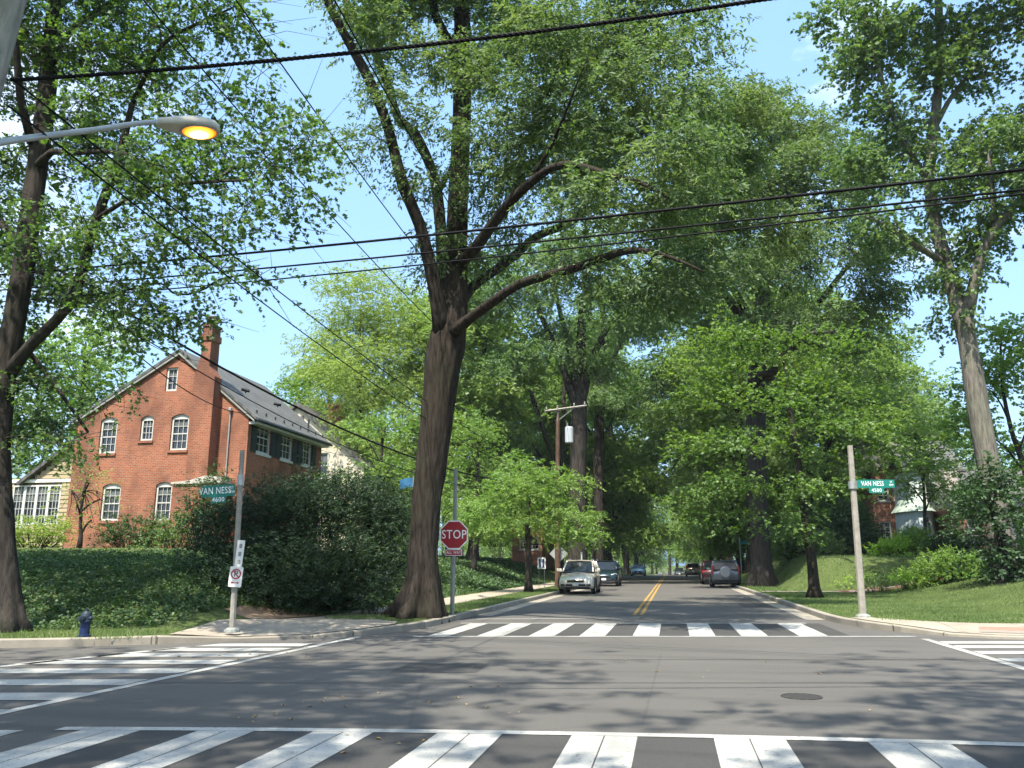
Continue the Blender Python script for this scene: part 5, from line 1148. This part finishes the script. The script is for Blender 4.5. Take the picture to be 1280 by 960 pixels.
dp = depth(bs); c = at(273, 613.5, bs[1] - .06); name_blade(t, c, 43.5 * dp / F, 15 * dp / F, ('VAN NESS', 'ST\nNW'), '4600', U, math.radians(-3.5), (19 * dp / F, 8 * dp / F))
Mx = frame_at(local(t, at(294.5, 721, bs[1] - .11)), U) @ Matrix.Rotation(math.radians(4), 4, 'Y')
s = plate('no_parking_sign', M['sign_white'], t, Mx, rect(.265, .40, 0, 0, .025))
ringpoly('red_ring', M['sign_red'], s, Mx, .078, .102, 0, .055, .004, -.004)
text_mesh('lettering', 'P', .17, M['letter_black'], s, Mx @ Matrix.Translation((0, -.003, .055)), .95)
plate('red_slash', M['sign_red'], s, Mx @ Matrix.Translation((0, 0, .055)) @ Matrix.Rotation(math.radians(45), 4, 'Y'), rect(.16, .020), .004, -.0065)
plate('red_arrow', M['sign_red'], s, Mx, [(-.085, -.115), (-.05, -.09), (-.05, -.107), (.05, -.107), (.05, -.09), (.085, -.115), (.05, -.14), (.05, -.123), (-.05, -.123), (-.05, -.14)], .004, -.004)
Mx = frame_at(local(t, at(299.5, 692.5, bs[1] - .11)), U) @ Matrix.Rotation(math.radians(4), 4, 'Y')
s = plate('narrow_sign', M['sign_white'], t, Mx, rect(.15, .55, 0, 0, .012))
for k, zz in enumerate((.16, 0, -.16)): plate('grey_symbol', M['galv_dull'], s, Mx, rect(.06, .09, .005, zz, .02), .003, -.003)
# right street-name post
bs = G(1079, 772, .14); tp = at(1062.5, 557, bs[1])
t = thing('street_name_post', 'grey leaning post with a green street sign on the right hand lawn', 'street sign', tuple(bs), 0, 'street name posts')
m = MB(); b, d = Vector(bs), Vector(tp); m.tube([b, b + (d - b) * .5, d], [.095, .085, .07], 8); m.build('post', M['post_wood'], t)
m = MB(); c = bs + (tp - bs) * .74; m.tube([c, c + (tp - bs) * .045], .115, 8); m.build('bracket', M['galv'], t)
m = MB(); m.lathe([(.2, 0), (.19, .05), (.1, .1)], 10, tuple(bs)); m.build('foot', M['galv_dull'], t)
dp = depth(bs); c = at(1095, 604.7, bs[1] - .06); name_blade(t, c, 48 * dp / F, 10.5 * dp / F, ('VAN NESS', 'ST\nNW'), '4500', U, 0.0, (19 * dp / F, 6.5 * dp / F))
# stop sign
bs = G(565, 768, .14); tp = at(570, 586, bs[1])
t = thing('stop_sign_post', 'red octagonal stop sign on a tall grey post by the corner oak', 'stop sign', tuple(bs))
post(t, bs, tp, .062, .055, M['galv_dull'])
Mx = frame_at(local(t, at(567.5, 668.5, bs[1] - .08)), (1, .10)); R8 = .385
octa = lambda r_: [(r_ * math.cos(PI / 8 + PI / 4 * k) / math.cos(PI / 8), r_ * math.sin(PI / 8 + PI / 4 * k) / math.cos(PI / 8)) for k in range(8)]
s = plate('stop_sign', M['letter_white'], t, Mx, octa(R8)); plate('red_face', M['sign_red'], s, Mx, octa(R8 * .925), .004, -.004)
text_mesh('lettering', 'STOP', .335, M['letter_white'], s, Mx @ Matrix.Translation((0, -.006, 0)), .82)
s2 = plate('all_way_sign', M['letter_white'], t, Mx, rect(.46, .165, 0, -R8 - .095, .015)); plate('red_face', M['sign_red'], s2, Mx, rect(.43, .135, 0, -R8 - .095, .01), .004, -.004)
text_mesh('lettering', 'ALL WAY', .105, M['letter_white'], s2, Mx @ Matrix.Translation((0, -.006, -R8 - .095)), .85)
# hydrant
hp = G(105, 796, .14); hx, hy = hp[0], hp[1]
t = thing('fire_hydrant', 'small dark blue fire hydrant with a black top on the grass strip', 'fire hydrant', (hx, hy, h_left(hx, hy)))
z0 = t.location.z; bl2 = noisy('hydrant_blue', (.007, .018, .07), .2, 12, .5, .4); dk = noisy('hydrant_dark', (.018, .028, .045), .3, 12, .5, .4)
m = MB(); m.lathe([(.14, -.02), (.14, .04), (.10, .05), (.092, .28), (.115, .29), (.115, .31)], 20, (hx, hy, z0)); m.build('barrel', bl2, t, smooth=False)
m = MB(); m.lathe([(.12, .31), (.12, .33), (.10, .34), (.10, .43), (.085, .48), (.045, .52), (.03, .53), (.03, .57), (.0, .57)], 20, (hx, hy, z0)); m.build('bonnet', dk, t)
for d, r_, ln in (((-1, 0), .042, .155), ((1, 0), .042, .155), ((0, -1), .06, .165)):
    m = MB(); m.tube([(hx, hy, z0 + .38), (hx + d[0] * ln, hy + d[1] * ln, z0 + .38)], r_, 12); m.tube([(hx + d[0] * ln, hy + d[1] * ln, z0 + .38), (hx + d[0] * (ln + .03), hy + d[1] * (ln + .03), z0 + .38)], r_ * .45, 6); m.build('nozzle', dk, t)
t.scale = (.88, .88, .88)
# utility pole at the near left corner and its street lamp
PB = np.array([-6.98, 5.86, .1]); PT = np.array([-5.86, 6.08, 10.4])
t = thing('utility_pole', 'grey leaning utility pole cut by the top left picture corner', 'utility pole', tuple(PB), 0, 'utility poles')
post(t, PB, PT, .185, .14, M['timber_grey'], 'pole', 14)
m = MB(); c = PB + (PT - PB) * .95; m.box(c[0] - 1.5, c[1] - .2, c[2] - .06, c[0] + 1.3, c[1] - .1, c[2] + .06); m.build('crossarm', M['timber_grey'], t)
for dx in (-1.35, -.6, .6, 1.15):
    m = MB(); m.lathe([(.02, 0), (.05, .06), (.03, .09), (.05, .12), (.02, .16)], 8, (c[0] + dx, c[1] - .15, c[2] + .06)); m.build('insulator', M['galv_dull'], t)
A0 = at(-25, 186, 5.98); A3 = at(203, 152, 7.6); A1 = at(0, 178, 6.15); A2 = at(120, 162, 7.0)
lp = thing('street_lamp', 'grey cobra head street lamp glowing orange on a long arm', 'street lamp', tuple(A0))
m = MB(); A_ = smooth_path([(*A0, .036), (*A1, .036), (*at(60, 169.5, 6.6), .034), (*A2, .032), (*at(170, 154.5, 7.35), .03), (*A3, .03)], .15); m.tube([p[:3] for p in A_], [p[3] for p in A_], 10); m.build('arm', M['galv'], lp, smooth=True)
H0, H1 = at(197, 153, 7.3), at(274, 164, 7.75)
ax = (H1 - H0); ln = np.linalg.norm(ax); ax = ax / ln; dn = np.array([0, 0, -1.]) - ax * (-ax[2]); dn /= np.linalg.norm(dn); sd = np.cross(ax, dn)
def hd(u, s_, d_): return H0 + ax * u * ln + sd * s_ + dn * d_
m = MB(); V = []; st = [(0, .05, .05, .03), (.1, .075, .06, .035), (.28, .125, .085, .04), (.5, .18, .10, .045), (.72, .20, .10, .045), (.88, .17, .085, .04), (.97, .10, .06, .035), (1.0, .03, .02, .02)]
nn = 20
for u, wd, hu, hdn in st:
    for k in range(nn):
        a = 2 * PI * k / nn; q = math.sin(a); V.append(hd(u, wd * math.copysign(abs(math.cos(a)) ** .8, math.cos(a)), -hu * q if q > 0 else min(hdn, -hdn * 3 * q)))
m.add(V, [(i * nn + j, i * nn + (j + 1) % nn, (i + 1) * nn + (j + 1) % nn, (i + 1) * nn + j) for i in range(len(st) - 1) for j in range(nn)] + [tuple(range(nn)), tuple(range((len(st) - 1) * nn, len(st) * nn))])
m.build('lamp_head', noisy('lamp_housing', (.50, .47, .41), .1, 9, .5, .4), lp, smooth=True)
t_ = NT('sodium_lens'); e = t_.node('ShaderNodeEmission'); v = t_.coord(which='Generated'); gr = t_.node('ShaderNodeTexGradient', gradient_type='SPHERICAL')
mp = t_.node('ShaderNodeMapping'); mp.inputs['Location'].default_value = (-1.0, -1.0, 0); mp.inputs['Scale'].default_value = (2, 2, 0); t_.link(v, mp.inputs[0]); t_.link(mp.outputs[0], gr.inputs[0])
t_.link(t_.ramp(gr.outputs['Fac'], [(.0, (1.0, .20, .01)), (.3, (1, .38, .04)), (.6, (1, .8, .35))]), e.inputs['Color'])
st_ = t_.node('ShaderNodeMapRange'); st_.inputs['From Max'].default_value = .5; st_.inputs['To Min'].default_value = .8; st_.inputs['To Max'].default_value = 2.6; t_.link(gr.outputs['Fac'], st_.inputs[0]); t_.link(st_.outputs[0], e.inputs['Strength']); t_.link(e.outputs[0], t_.out.inputs['Surface'])
m = MB(); V = []; rings = [(1, .030), (.94, .056), (.7, .078), (.4, .09), (.12, .095)]
for k_, d_ in rings: V += [hd(.665 + .285 * k_ * math.cos(2 * PI * i / 20), .16 * k_ * math.sin(2 * PI * i / 20), d_) for i in range(20)]
m.add(V, [(i * 20 + j, i * 20 + (j + 1) % 20, (i + 1) * 20 + (j + 1) % 20, (i + 1) * 20 + j) for i in range(4) for j in range(20)] + [tuple(range(80, 100)), tuple(range(20))]); m.build('lens', t_.mat, lp, smooth=True)
m = MB(); m.tube([hd(.665 + .297 * math.cos(2 * PI * i / 24), .168 * math.sin(2 * PI * i / 24), .048) for i in range(25)], .012, 6); m.build('lens_ring', M['galv'], lp)
# pole hidden behind the left tree
q = at(8, 790, 15.6); P1 = np.array([q[0], q[1], .14]); P1T = at(58, 300, 15.6)
# transformer pole on the left kerb
P2 = np.array([-6.55, 48.2, .14]); t = thing('utility_pole', 'brown utility pole with crossarm and white transformer above the beige car', 'utility pole', tuple(P2), 0, 'utility poles')
ztp = at(707, 508, 48.2)[2]; post(t, P2, (P2[0] + .15, P2[1], ztp), .16, .11, M['timber'], 'pole')
m = MB(); a, b = at(681, 514, 47.6), at(733, 507, 49.0); d = Vector((0, 0, .06)); m.tube([a, b], .065, 4); m.build('crossarm', M['timber_grey'], t)
m = MB(); z_ = (a + b) / 2; m.tube([(P2[0] + .13, P2[1] - .1, ztp - .9), (a + (b - a) * .32)], .025, 4); m.tube([(P2[0] + .13, P2[1] - .1, ztp - .9), (a + (b - a) * .72)], .025, 4); m.build('brace', M['galv_dull'], t)
for k in (.04, .3, .7, .96):
    c = a + (b - a) * k; m = MB(); m.lathe([(.02, 0), (.06, .05), (.03, .1), (.05, .14), (.02, .2)], 8, (c[0], c[1], c[2] + .06)); m.build('insulator', M['galv_dull'], t)
zc0, zc1 = at(711, 554, 48)[2], at(711, 534, 48)[2]; c = at(711.5, 545, 47.9)
m = MB(); m.lathe([(.22, 0), (.25, .03), (.25, zc1 - zc0 - .05), (.2, zc1 - zc0), (.05, zc1 - zc0 + .03)], 18, (c[0], c[1], zc0)); tf = m.build('transformer', noisy('transformer_grey', (.38, .40, .42), .06, 4, .45, .4), t)
m = MB(); m.lathe([(.05, 0), (.06, .05), (.03, .1), (.05, .16), (.02, .26)], 8, (c[0] - .1, c[1], zc1)); m.build('bushing', M['galv_dull'], tf)
# diamond warning sign seen from behind, fixed to the pole
Mx = frame_at(local(t, (P2[0] + .05, P2[1] + .25, at(707, 692, 48.2)[2])), (1, 0)); plate('diamond_sign_back', M['galv'], t, Mx, [(0, -.54), (.54, 0), (0, .54), (-.54, 0)])
# further poles
P3 = np.array([-6.1, 119.5, zr(119.5) + .14])
t = thing('utility_pole', 'brown utility pole with two crossarms beside the light blue car', 'utility pole', tuple(P3), 0, 'utility poles'); post(t, P3, (P3[0] + .2, P3[1], at(788, 600, 119.5)[2]), .2, .14, M['timber'], 'pole')
for py in (632, 657):
    m = MB(); a, b = at(766, py - 1, 119), at(800, py + 2, 120); m.tube([a, b], .08, 4); m.build('crossarm', M['timber_grey'], t)
# yard sign, little post, distant street sign, blue banner
ys_ = at(677, 704, 44.5); gz_ = h_left(ys_[0], 44.5)
t = thing('yard_sign', 'small blue and white yard sign on the left bank near the beige car', 'yard sign', (ys_[0], 44.5, gz_))
Mx = frame_at(local(t, (ys_[0], 44.5, ys_[2])), (1, 0)); s = plate('panel', M['sign_white'], t, Mx, rect(.44, .60)); 
for dx in (-.1, .1): plate('blue_stripe', M['sign_blue'], s, Mx, rect(.11, .46, dx, 0), .004, -.004)
m = MB()
for dx in (-.15, .15): m.tube([(ys_[0] + dx, 44.52, gz_ - .1), (ys_[0] + dx, 44.52, ys_[2] - .3)], .012, 6)
m.build('stake', M['galv'], t)
p = at(727, 706, 52); t = thing('marker_post', 'thin pale marker post behind the beige car', 'post', (p[0], 52, .14)); m = MB(); m.tube([(p[0], 52, .14), (p[0], 52, at(726, 692, 52)[2])], .05, 8); m.build('post', M['sign_white'], t); m = MB(); m.lathe([(.08, 0), (.08, .06), (.0, .09)], 8, (p[0], 52, at(726, 692, 52)[2])); m.build('cap', M['galv'], t)
p = at(927, 716, 70); t = thing('street_name_post', 'distant thin post with a pale green street sign beside the silver car', 'street sign', (p[0], 70, .14), 0, 'street name posts')
post(t, (p[0], 70, .14), (p[0] - .02, 70, at(926, 672, 70)[2]), .055, .05, M['galv'])
Mx = frame_at(local(t, at(931, 678, 69.9)), U); plate('street_name_sign', M['sign_green'], t, Mx, rect(.95, .26, .1, 0, .02))
p = at(509, 603, 35); t = thing('banner', 'small blue banner hanging left of the corner oak trunk', 'banner', (p[0], 35, h_left(p[0], 35)))
post(t, (p[0] + .28, 35, h_left(p[0], 35)), (p[0] + .28, 35, p[2] + .3), .02, .015, M['galv'], 'pole', 6)
m = MB(); V = []; nx, nz = 7, 5
for i in range(nx):
    for j in range(nz): u, v_ = i / (nx - 1), j / (nz - 1); V.append((p[0] + .27 - .62 * u, 35 + .05 * math.sin(5 * u + 2 * v_), p[2] + .22 - .42 * v_ - .12 * u * u))
m.add(V, [(i * nz + j, i * nz + j + 1, (i + 1) * nz + j + 1, (i + 1) * nz + j) for i in range(nx - 1) for j in range(nz - 1)]); m.build('cloth', noisy('blue_cloth', (.02, .10, .20), .15, 5, .8), t, smooth=True, fix=False)
# recycling-bin sized dark bin seen past the stop sign
p = at(598, 684, 46); z_ = h_left(p[0], 46)
# ---------------------------------------------------------------- wires
WG = 'overhead wires'
def wire(label, a, b, sag, r, ext=0, n=26, wob=0, name='overhead_wire'):
    a, b = np.array(a, float), np.array(b, float); pts = []
    for k in np.linspace(0, 1 + ext, n): p = a + (b - a) * k; p[2] -= sag * 4 * k * (1 - k) if k <= 1 else -sag * 4 * (k - 1) * .5; pts.append(p)
    m = MB(); m.tube(pts, r, 6); o = m.build(name, M['wire'], smooth=True); tag(o, label, 'wire', WG); return o
def twisted(label, a, b, sag, r, ext=0, turns=.16):
    a, b = np.array(a, float), np.array(b, float); ln = np.linalg.norm(b - a) * (1 + ext); n = int(ln / .028); m = MB()
    for q in range(3):
        pts = []
        for i in range(n + 1):
            k = (1 + ext) * i / n; p = a + (b - a) * k; p[2] -= sag * 4 * k * (1 - k) if k <= 1 else -sag * 4 * (k - 1) * .5
            an = 2 * PI * (q / 3 + ln * i / n / turns); pts.append(p + np.array([0, math.cos(an), math.sin(an)]) * r * .62)
        m.tube(pts, r * .6, 4)
    o = m.build('overhead_wire', M['wire'], smooth=True, fix=False); tag(o, label, 'wire', WG)
twisted('thick twisted cable crossing the top of the picture from the upper left pole', at(14, 100, 6.05), at(950, 0, 7.2), .10, .019, 1.0)
wire('upper black cable sagging across the middle of the picture', at(-60, 348, 15.6), at(1280, 212, 10.5), .10, .022, .9)
wire('middle black cable of the three crossing before the oak trunk', at(-60, 367, 15.6), at(1280, 237, 10.4), .10, .016, .9)
wire('lower black cable of the three crossing before the oak trunk', at(-60, 381, 15.5), at(1280, 242, 10.3), .16, .013, .9)
# splice box and the loop of cable by the left tree
p = at(95, 373, 14.6); bx_ = thing('splice_box', 'grey cable splice box hanging among the wires by the left tree', 'splice box', tuple(p))
m = MB(); m.tube([p - [.32, 0, -.0], p - [.28, 0, 0], p + [.28, 0.05, .02], p + [.33, 0.05, .02]], [.08, .15, .15, .07], 12); m.build('case', noisy('splice_grey', (.07, .075, .085), .2, 8, .6), bx_)
m = MB()
for dx in (-.2, .2): m.tube([p + [dx, 0, .14], p + [dx, 0, .32]], .012, 5)
m.build('hanger', M['galv_dull'], bx_)
m = MB(); m.tube([q_[:3] for q_ in smooth_path([(*at(20, 360, 15.2), 1), (*at(80, 369, 14.6), 1), (*at(140, 366, 14.5), 1), (*at(190, 355, 14.3), 1), (*at(205, 356, 14.2), 1), (*at(216, 366, 14.1), 1), (*at(235, 368, 14), 1), (*at(258, 360, 13.9), 1), (*at(275, 349, 13.8), 1), (*at(310, 343, 13.7), 1)], .3)], .02, 6)
tag(m.build('cable_loop', M['wire'], smooth=True), 'black cable with a hanging loop left of the brick chimney top', 'wire', WG)
ins = PT * .95 + PB * .05 + np.array([0, -.15, .2])
TA, TB = at(681, 512, 47.6), at(733, 505, 49.0)
wire('high wire from the top left pole to the right tip of the transformer crossarm', ins + [1.15, 0, .2], TB + [0, 0, .2], 1.15, .014)
wire('high wire running to the middle of the transformer pole crossarm', ins + [-.2, 0, .0], (TA + TB) / 2 + [0, 0, .15], 1.25, .013)
wire('high wire running to the left tip of the transformer pole crossarm', ins + [-1.35, 0, -.3], TA + [0, 0, .2], 1.2, .013)
P2c = np.array([P2[0] + .05, P2[1], at(703, 606, 48.2)[2]])
wire('thick communications cable sloping in front of the brick house roof', at(-60, 250, 14.6), P2c, 1.75, .034)
wire('thin cable hanging just below the thick one before the brick house', at(-60, 262, 14.6), P2c - [0, 0, .25], 2.15, .016)
for px_, py_, Y_, lb in ((307, 486, 20.5, 'black cable clamp on the thick cable nearer the brick chimney'), (347, 504, 23, 'black cable clamp on the thick cable over the roof eave')):
    m = MB(); p = at(px_, py_, Y_); m.tube([p - [.10, .05, .02], p + [.10, .05, -.06]], .042, 8); m.tube([p + [0, .02, -.02], p + [.0, .02, -.12]], .02, 5)
    tag(m.build('cable_clamp', M['trim_black']), lb, 'cable clamp', 'clamps on the thick cable')
wire('thin wire sloping from the top left pole down across the lamp side leaves', at(16, 99, 6.05), P2c + [0, 0, .9], .75, .010)
wire('lower thin wire sloping from the top left pole toward the transformer pole', at(10, 132, 6.05), P2c + [0, 0, .45], .9, .010)
wire('thin grey service wire drooping across the shuttered windows', at(311, 530, 31.8), at(560, 566, 46), .9, .013)
wire('service wire dropping from the left tree to the brick house gable', at(150, 425, 15), at(312, 517, 31.6), .4, .014)
wire('long wire along the left kerb from the transformer pole into the distance', TB + [0, 0, .2], at(800, 630, 120), .9, .02)
wire('second long wire along the left kerb into the distance', TA + [0, 0, .2], at(768, 630, 119), .9, .02)
wire('thick low cable along the left kerb into the distance', P2c, at(787, 668, 119.4), .8, .035)
for k, (y0, y1, Y_) in enumerate([(630, 641, 121), (657, 668, 122), (684, 686, 124)]):
    wire(['highest', 'middle', 'lowest'][k] + ' of the far thin wires crossing above the crest of the road', at(788, y0, Y_), at(900, y1, Y_ + 4), .25, .03, 0)
# ---------------------------------------------------------------- thin summer haze
m = MB(); m.box(-150, -90, -3.6, 150, 420, 45); hzo = m.build('haze', [])
hm = bpy.data.materials.new('haze_air'); hm.use_nodes = True; hn = hm.node_tree.nodes; hn.clear(); ho = hn.new('ShaderNodeOutputMaterial'); hv = hn.new('ShaderNodeVolumePrincipled')
hv.inputs['Color'].default_value = (.86, .94, 1, 1); hv.inputs['Density'].default_value = .0002; hv.inputs['Anisotropy'].default_value = .1
hm.node_tree.links.new(hv.outputs[0], ho.inputs['Volume']); hzo.data.materials.clear(); hzo.data.materials.append(hm); tag(hzo, kind='stuff')
# ---------------------------------------------------------------- light, sky, camera
SUN = Vector((-.15, -.72, 0)); EL = math.radians(60)
az = math.atan2(SUN.x, SUN.y)
dirv = Vector((math.sin(az) * math.cos(EL), math.cos(az) * math.cos(EL), math.sin(EL)))
L = bpy.data.lights.new('sun', 'SUN'); L.energy = 4.9; L.angle = math.radians(.5); L.color = (1, .94, .82)
lo = bpy.data.objects.new('sun', L); col.objects.link(lo); lo.rotation_euler = dirv.to_track_quat('Z', 'Y').to_euler(); lo.location = (0, 0, 60)
w = bpy.data.worlds.new('World'); scene.world = w; w.use_nodes = True; nt = w.node_tree; nt.nodes.clear()
out = nt.nodes.new('ShaderNodeOutputWorld'); bg = nt.nodes.new('ShaderNodeBackground'); sky = nt.nodes.new('ShaderNodeTexSky')
sky.sky_type = 'NISHITA'; sky.sun_disc = False; sky.sun_elevation = EL; sky.sun_rotation = az % (2 * PI); sky.air_density = 1.0; sky.dust_density = 3.5; sky.ozone_density = 1.6; sky.altitude = 50
tc = nt.nodes.new('ShaderNodeTexCoord'); mp = nt.nodes.new('ShaderNodeMapping'); mp.inputs['Scale'].default_value = (1.1, 1.1, 2.6); mp.inputs['Location'].default_value = (1.7, .4, .9)
nz = nt.nodes.new('ShaderNodeTexNoise'); nz.inputs['Scale'].default_value = 2.2; nz.inputs['Detail'].default_value = 8; nz.inputs['Roughness'].default_value = .6
rp = nt.nodes.new('ShaderNodeValToRGB'); rp.color_ramp.elements[0].position = .56; rp.color_ramp.elements[1].position = .78
mx = nt.nodes.new('ShaderNodeMix'); mx.data_type = 'RGBA'; mx.inputs[7].default_value = (6, 6.3, 6.6, 1)
nt.links.new(tc.outputs['Generated'], mp.inputs[0]); nt.links.new(mp.outputs[0], nz.inputs['Vector']); nt.links.new(nz.outputs['Fac'], rp.inputs[0]); nt.links.new(rp.outputs[0], mx.inputs[0])
hz_ = nt.nodes.new('ShaderNodeMix'); hz_.data_type = 'RGBA'; hz_.inputs[0].default_value = .42; hz_.inputs[7].default_value = (1.9, 3.7, 6.0, 1); nt.links.new(sky.outputs[0], hz_.inputs[6]); nt.links.new(hz_.outputs[2], mx.inputs[6]); nt.links.new(mx.outputs[2], bg.inputs['Color']); bg.inputs['Strength'].default_value = .15; nt.links.new(bg.outputs[0], out.inputs['Surface'])
cd = bpy.data.cameras.new('camera'); cam = bpy.data.objects.new('camera', cd); col.objects.link(cam); scene.camera = cam
cd.sensor_fit = 'HORIZONTAL'; cd.sensor_width = 36; cd.lens = F / 1280 * 36; cd.clip_start = .1; cd.clip_end = 6000
cam.location = (0, 0, CH); cam.rotation_euler = (PI / 2 + TH, 0, PH)
scene.render.resolution_x, scene.render.resolution_y = 1024, 768
vs = scene.view_settings; scene.display_settings.display_device = 'sRGB'; vs.view_transform = 'Standard'; vs.look = 'None'; vs.gamma = 1; vs.exposure = 1.14; vs.use_curve_mapping = False
cy = scene.cycles; cy.max_bounces = 6; cy.diffuse_bounces = 4; cy.glossy_bounces = 2; cy.transmission_bounces = 3; cy.transparent_max_bounces = 4; cy.use_adaptive_sampling = True; cy.adaptive_threshold = .02; cy.caustics_reflective = False; cy.caustics_refractive = False; cy.sample_clamp_indirect = 4
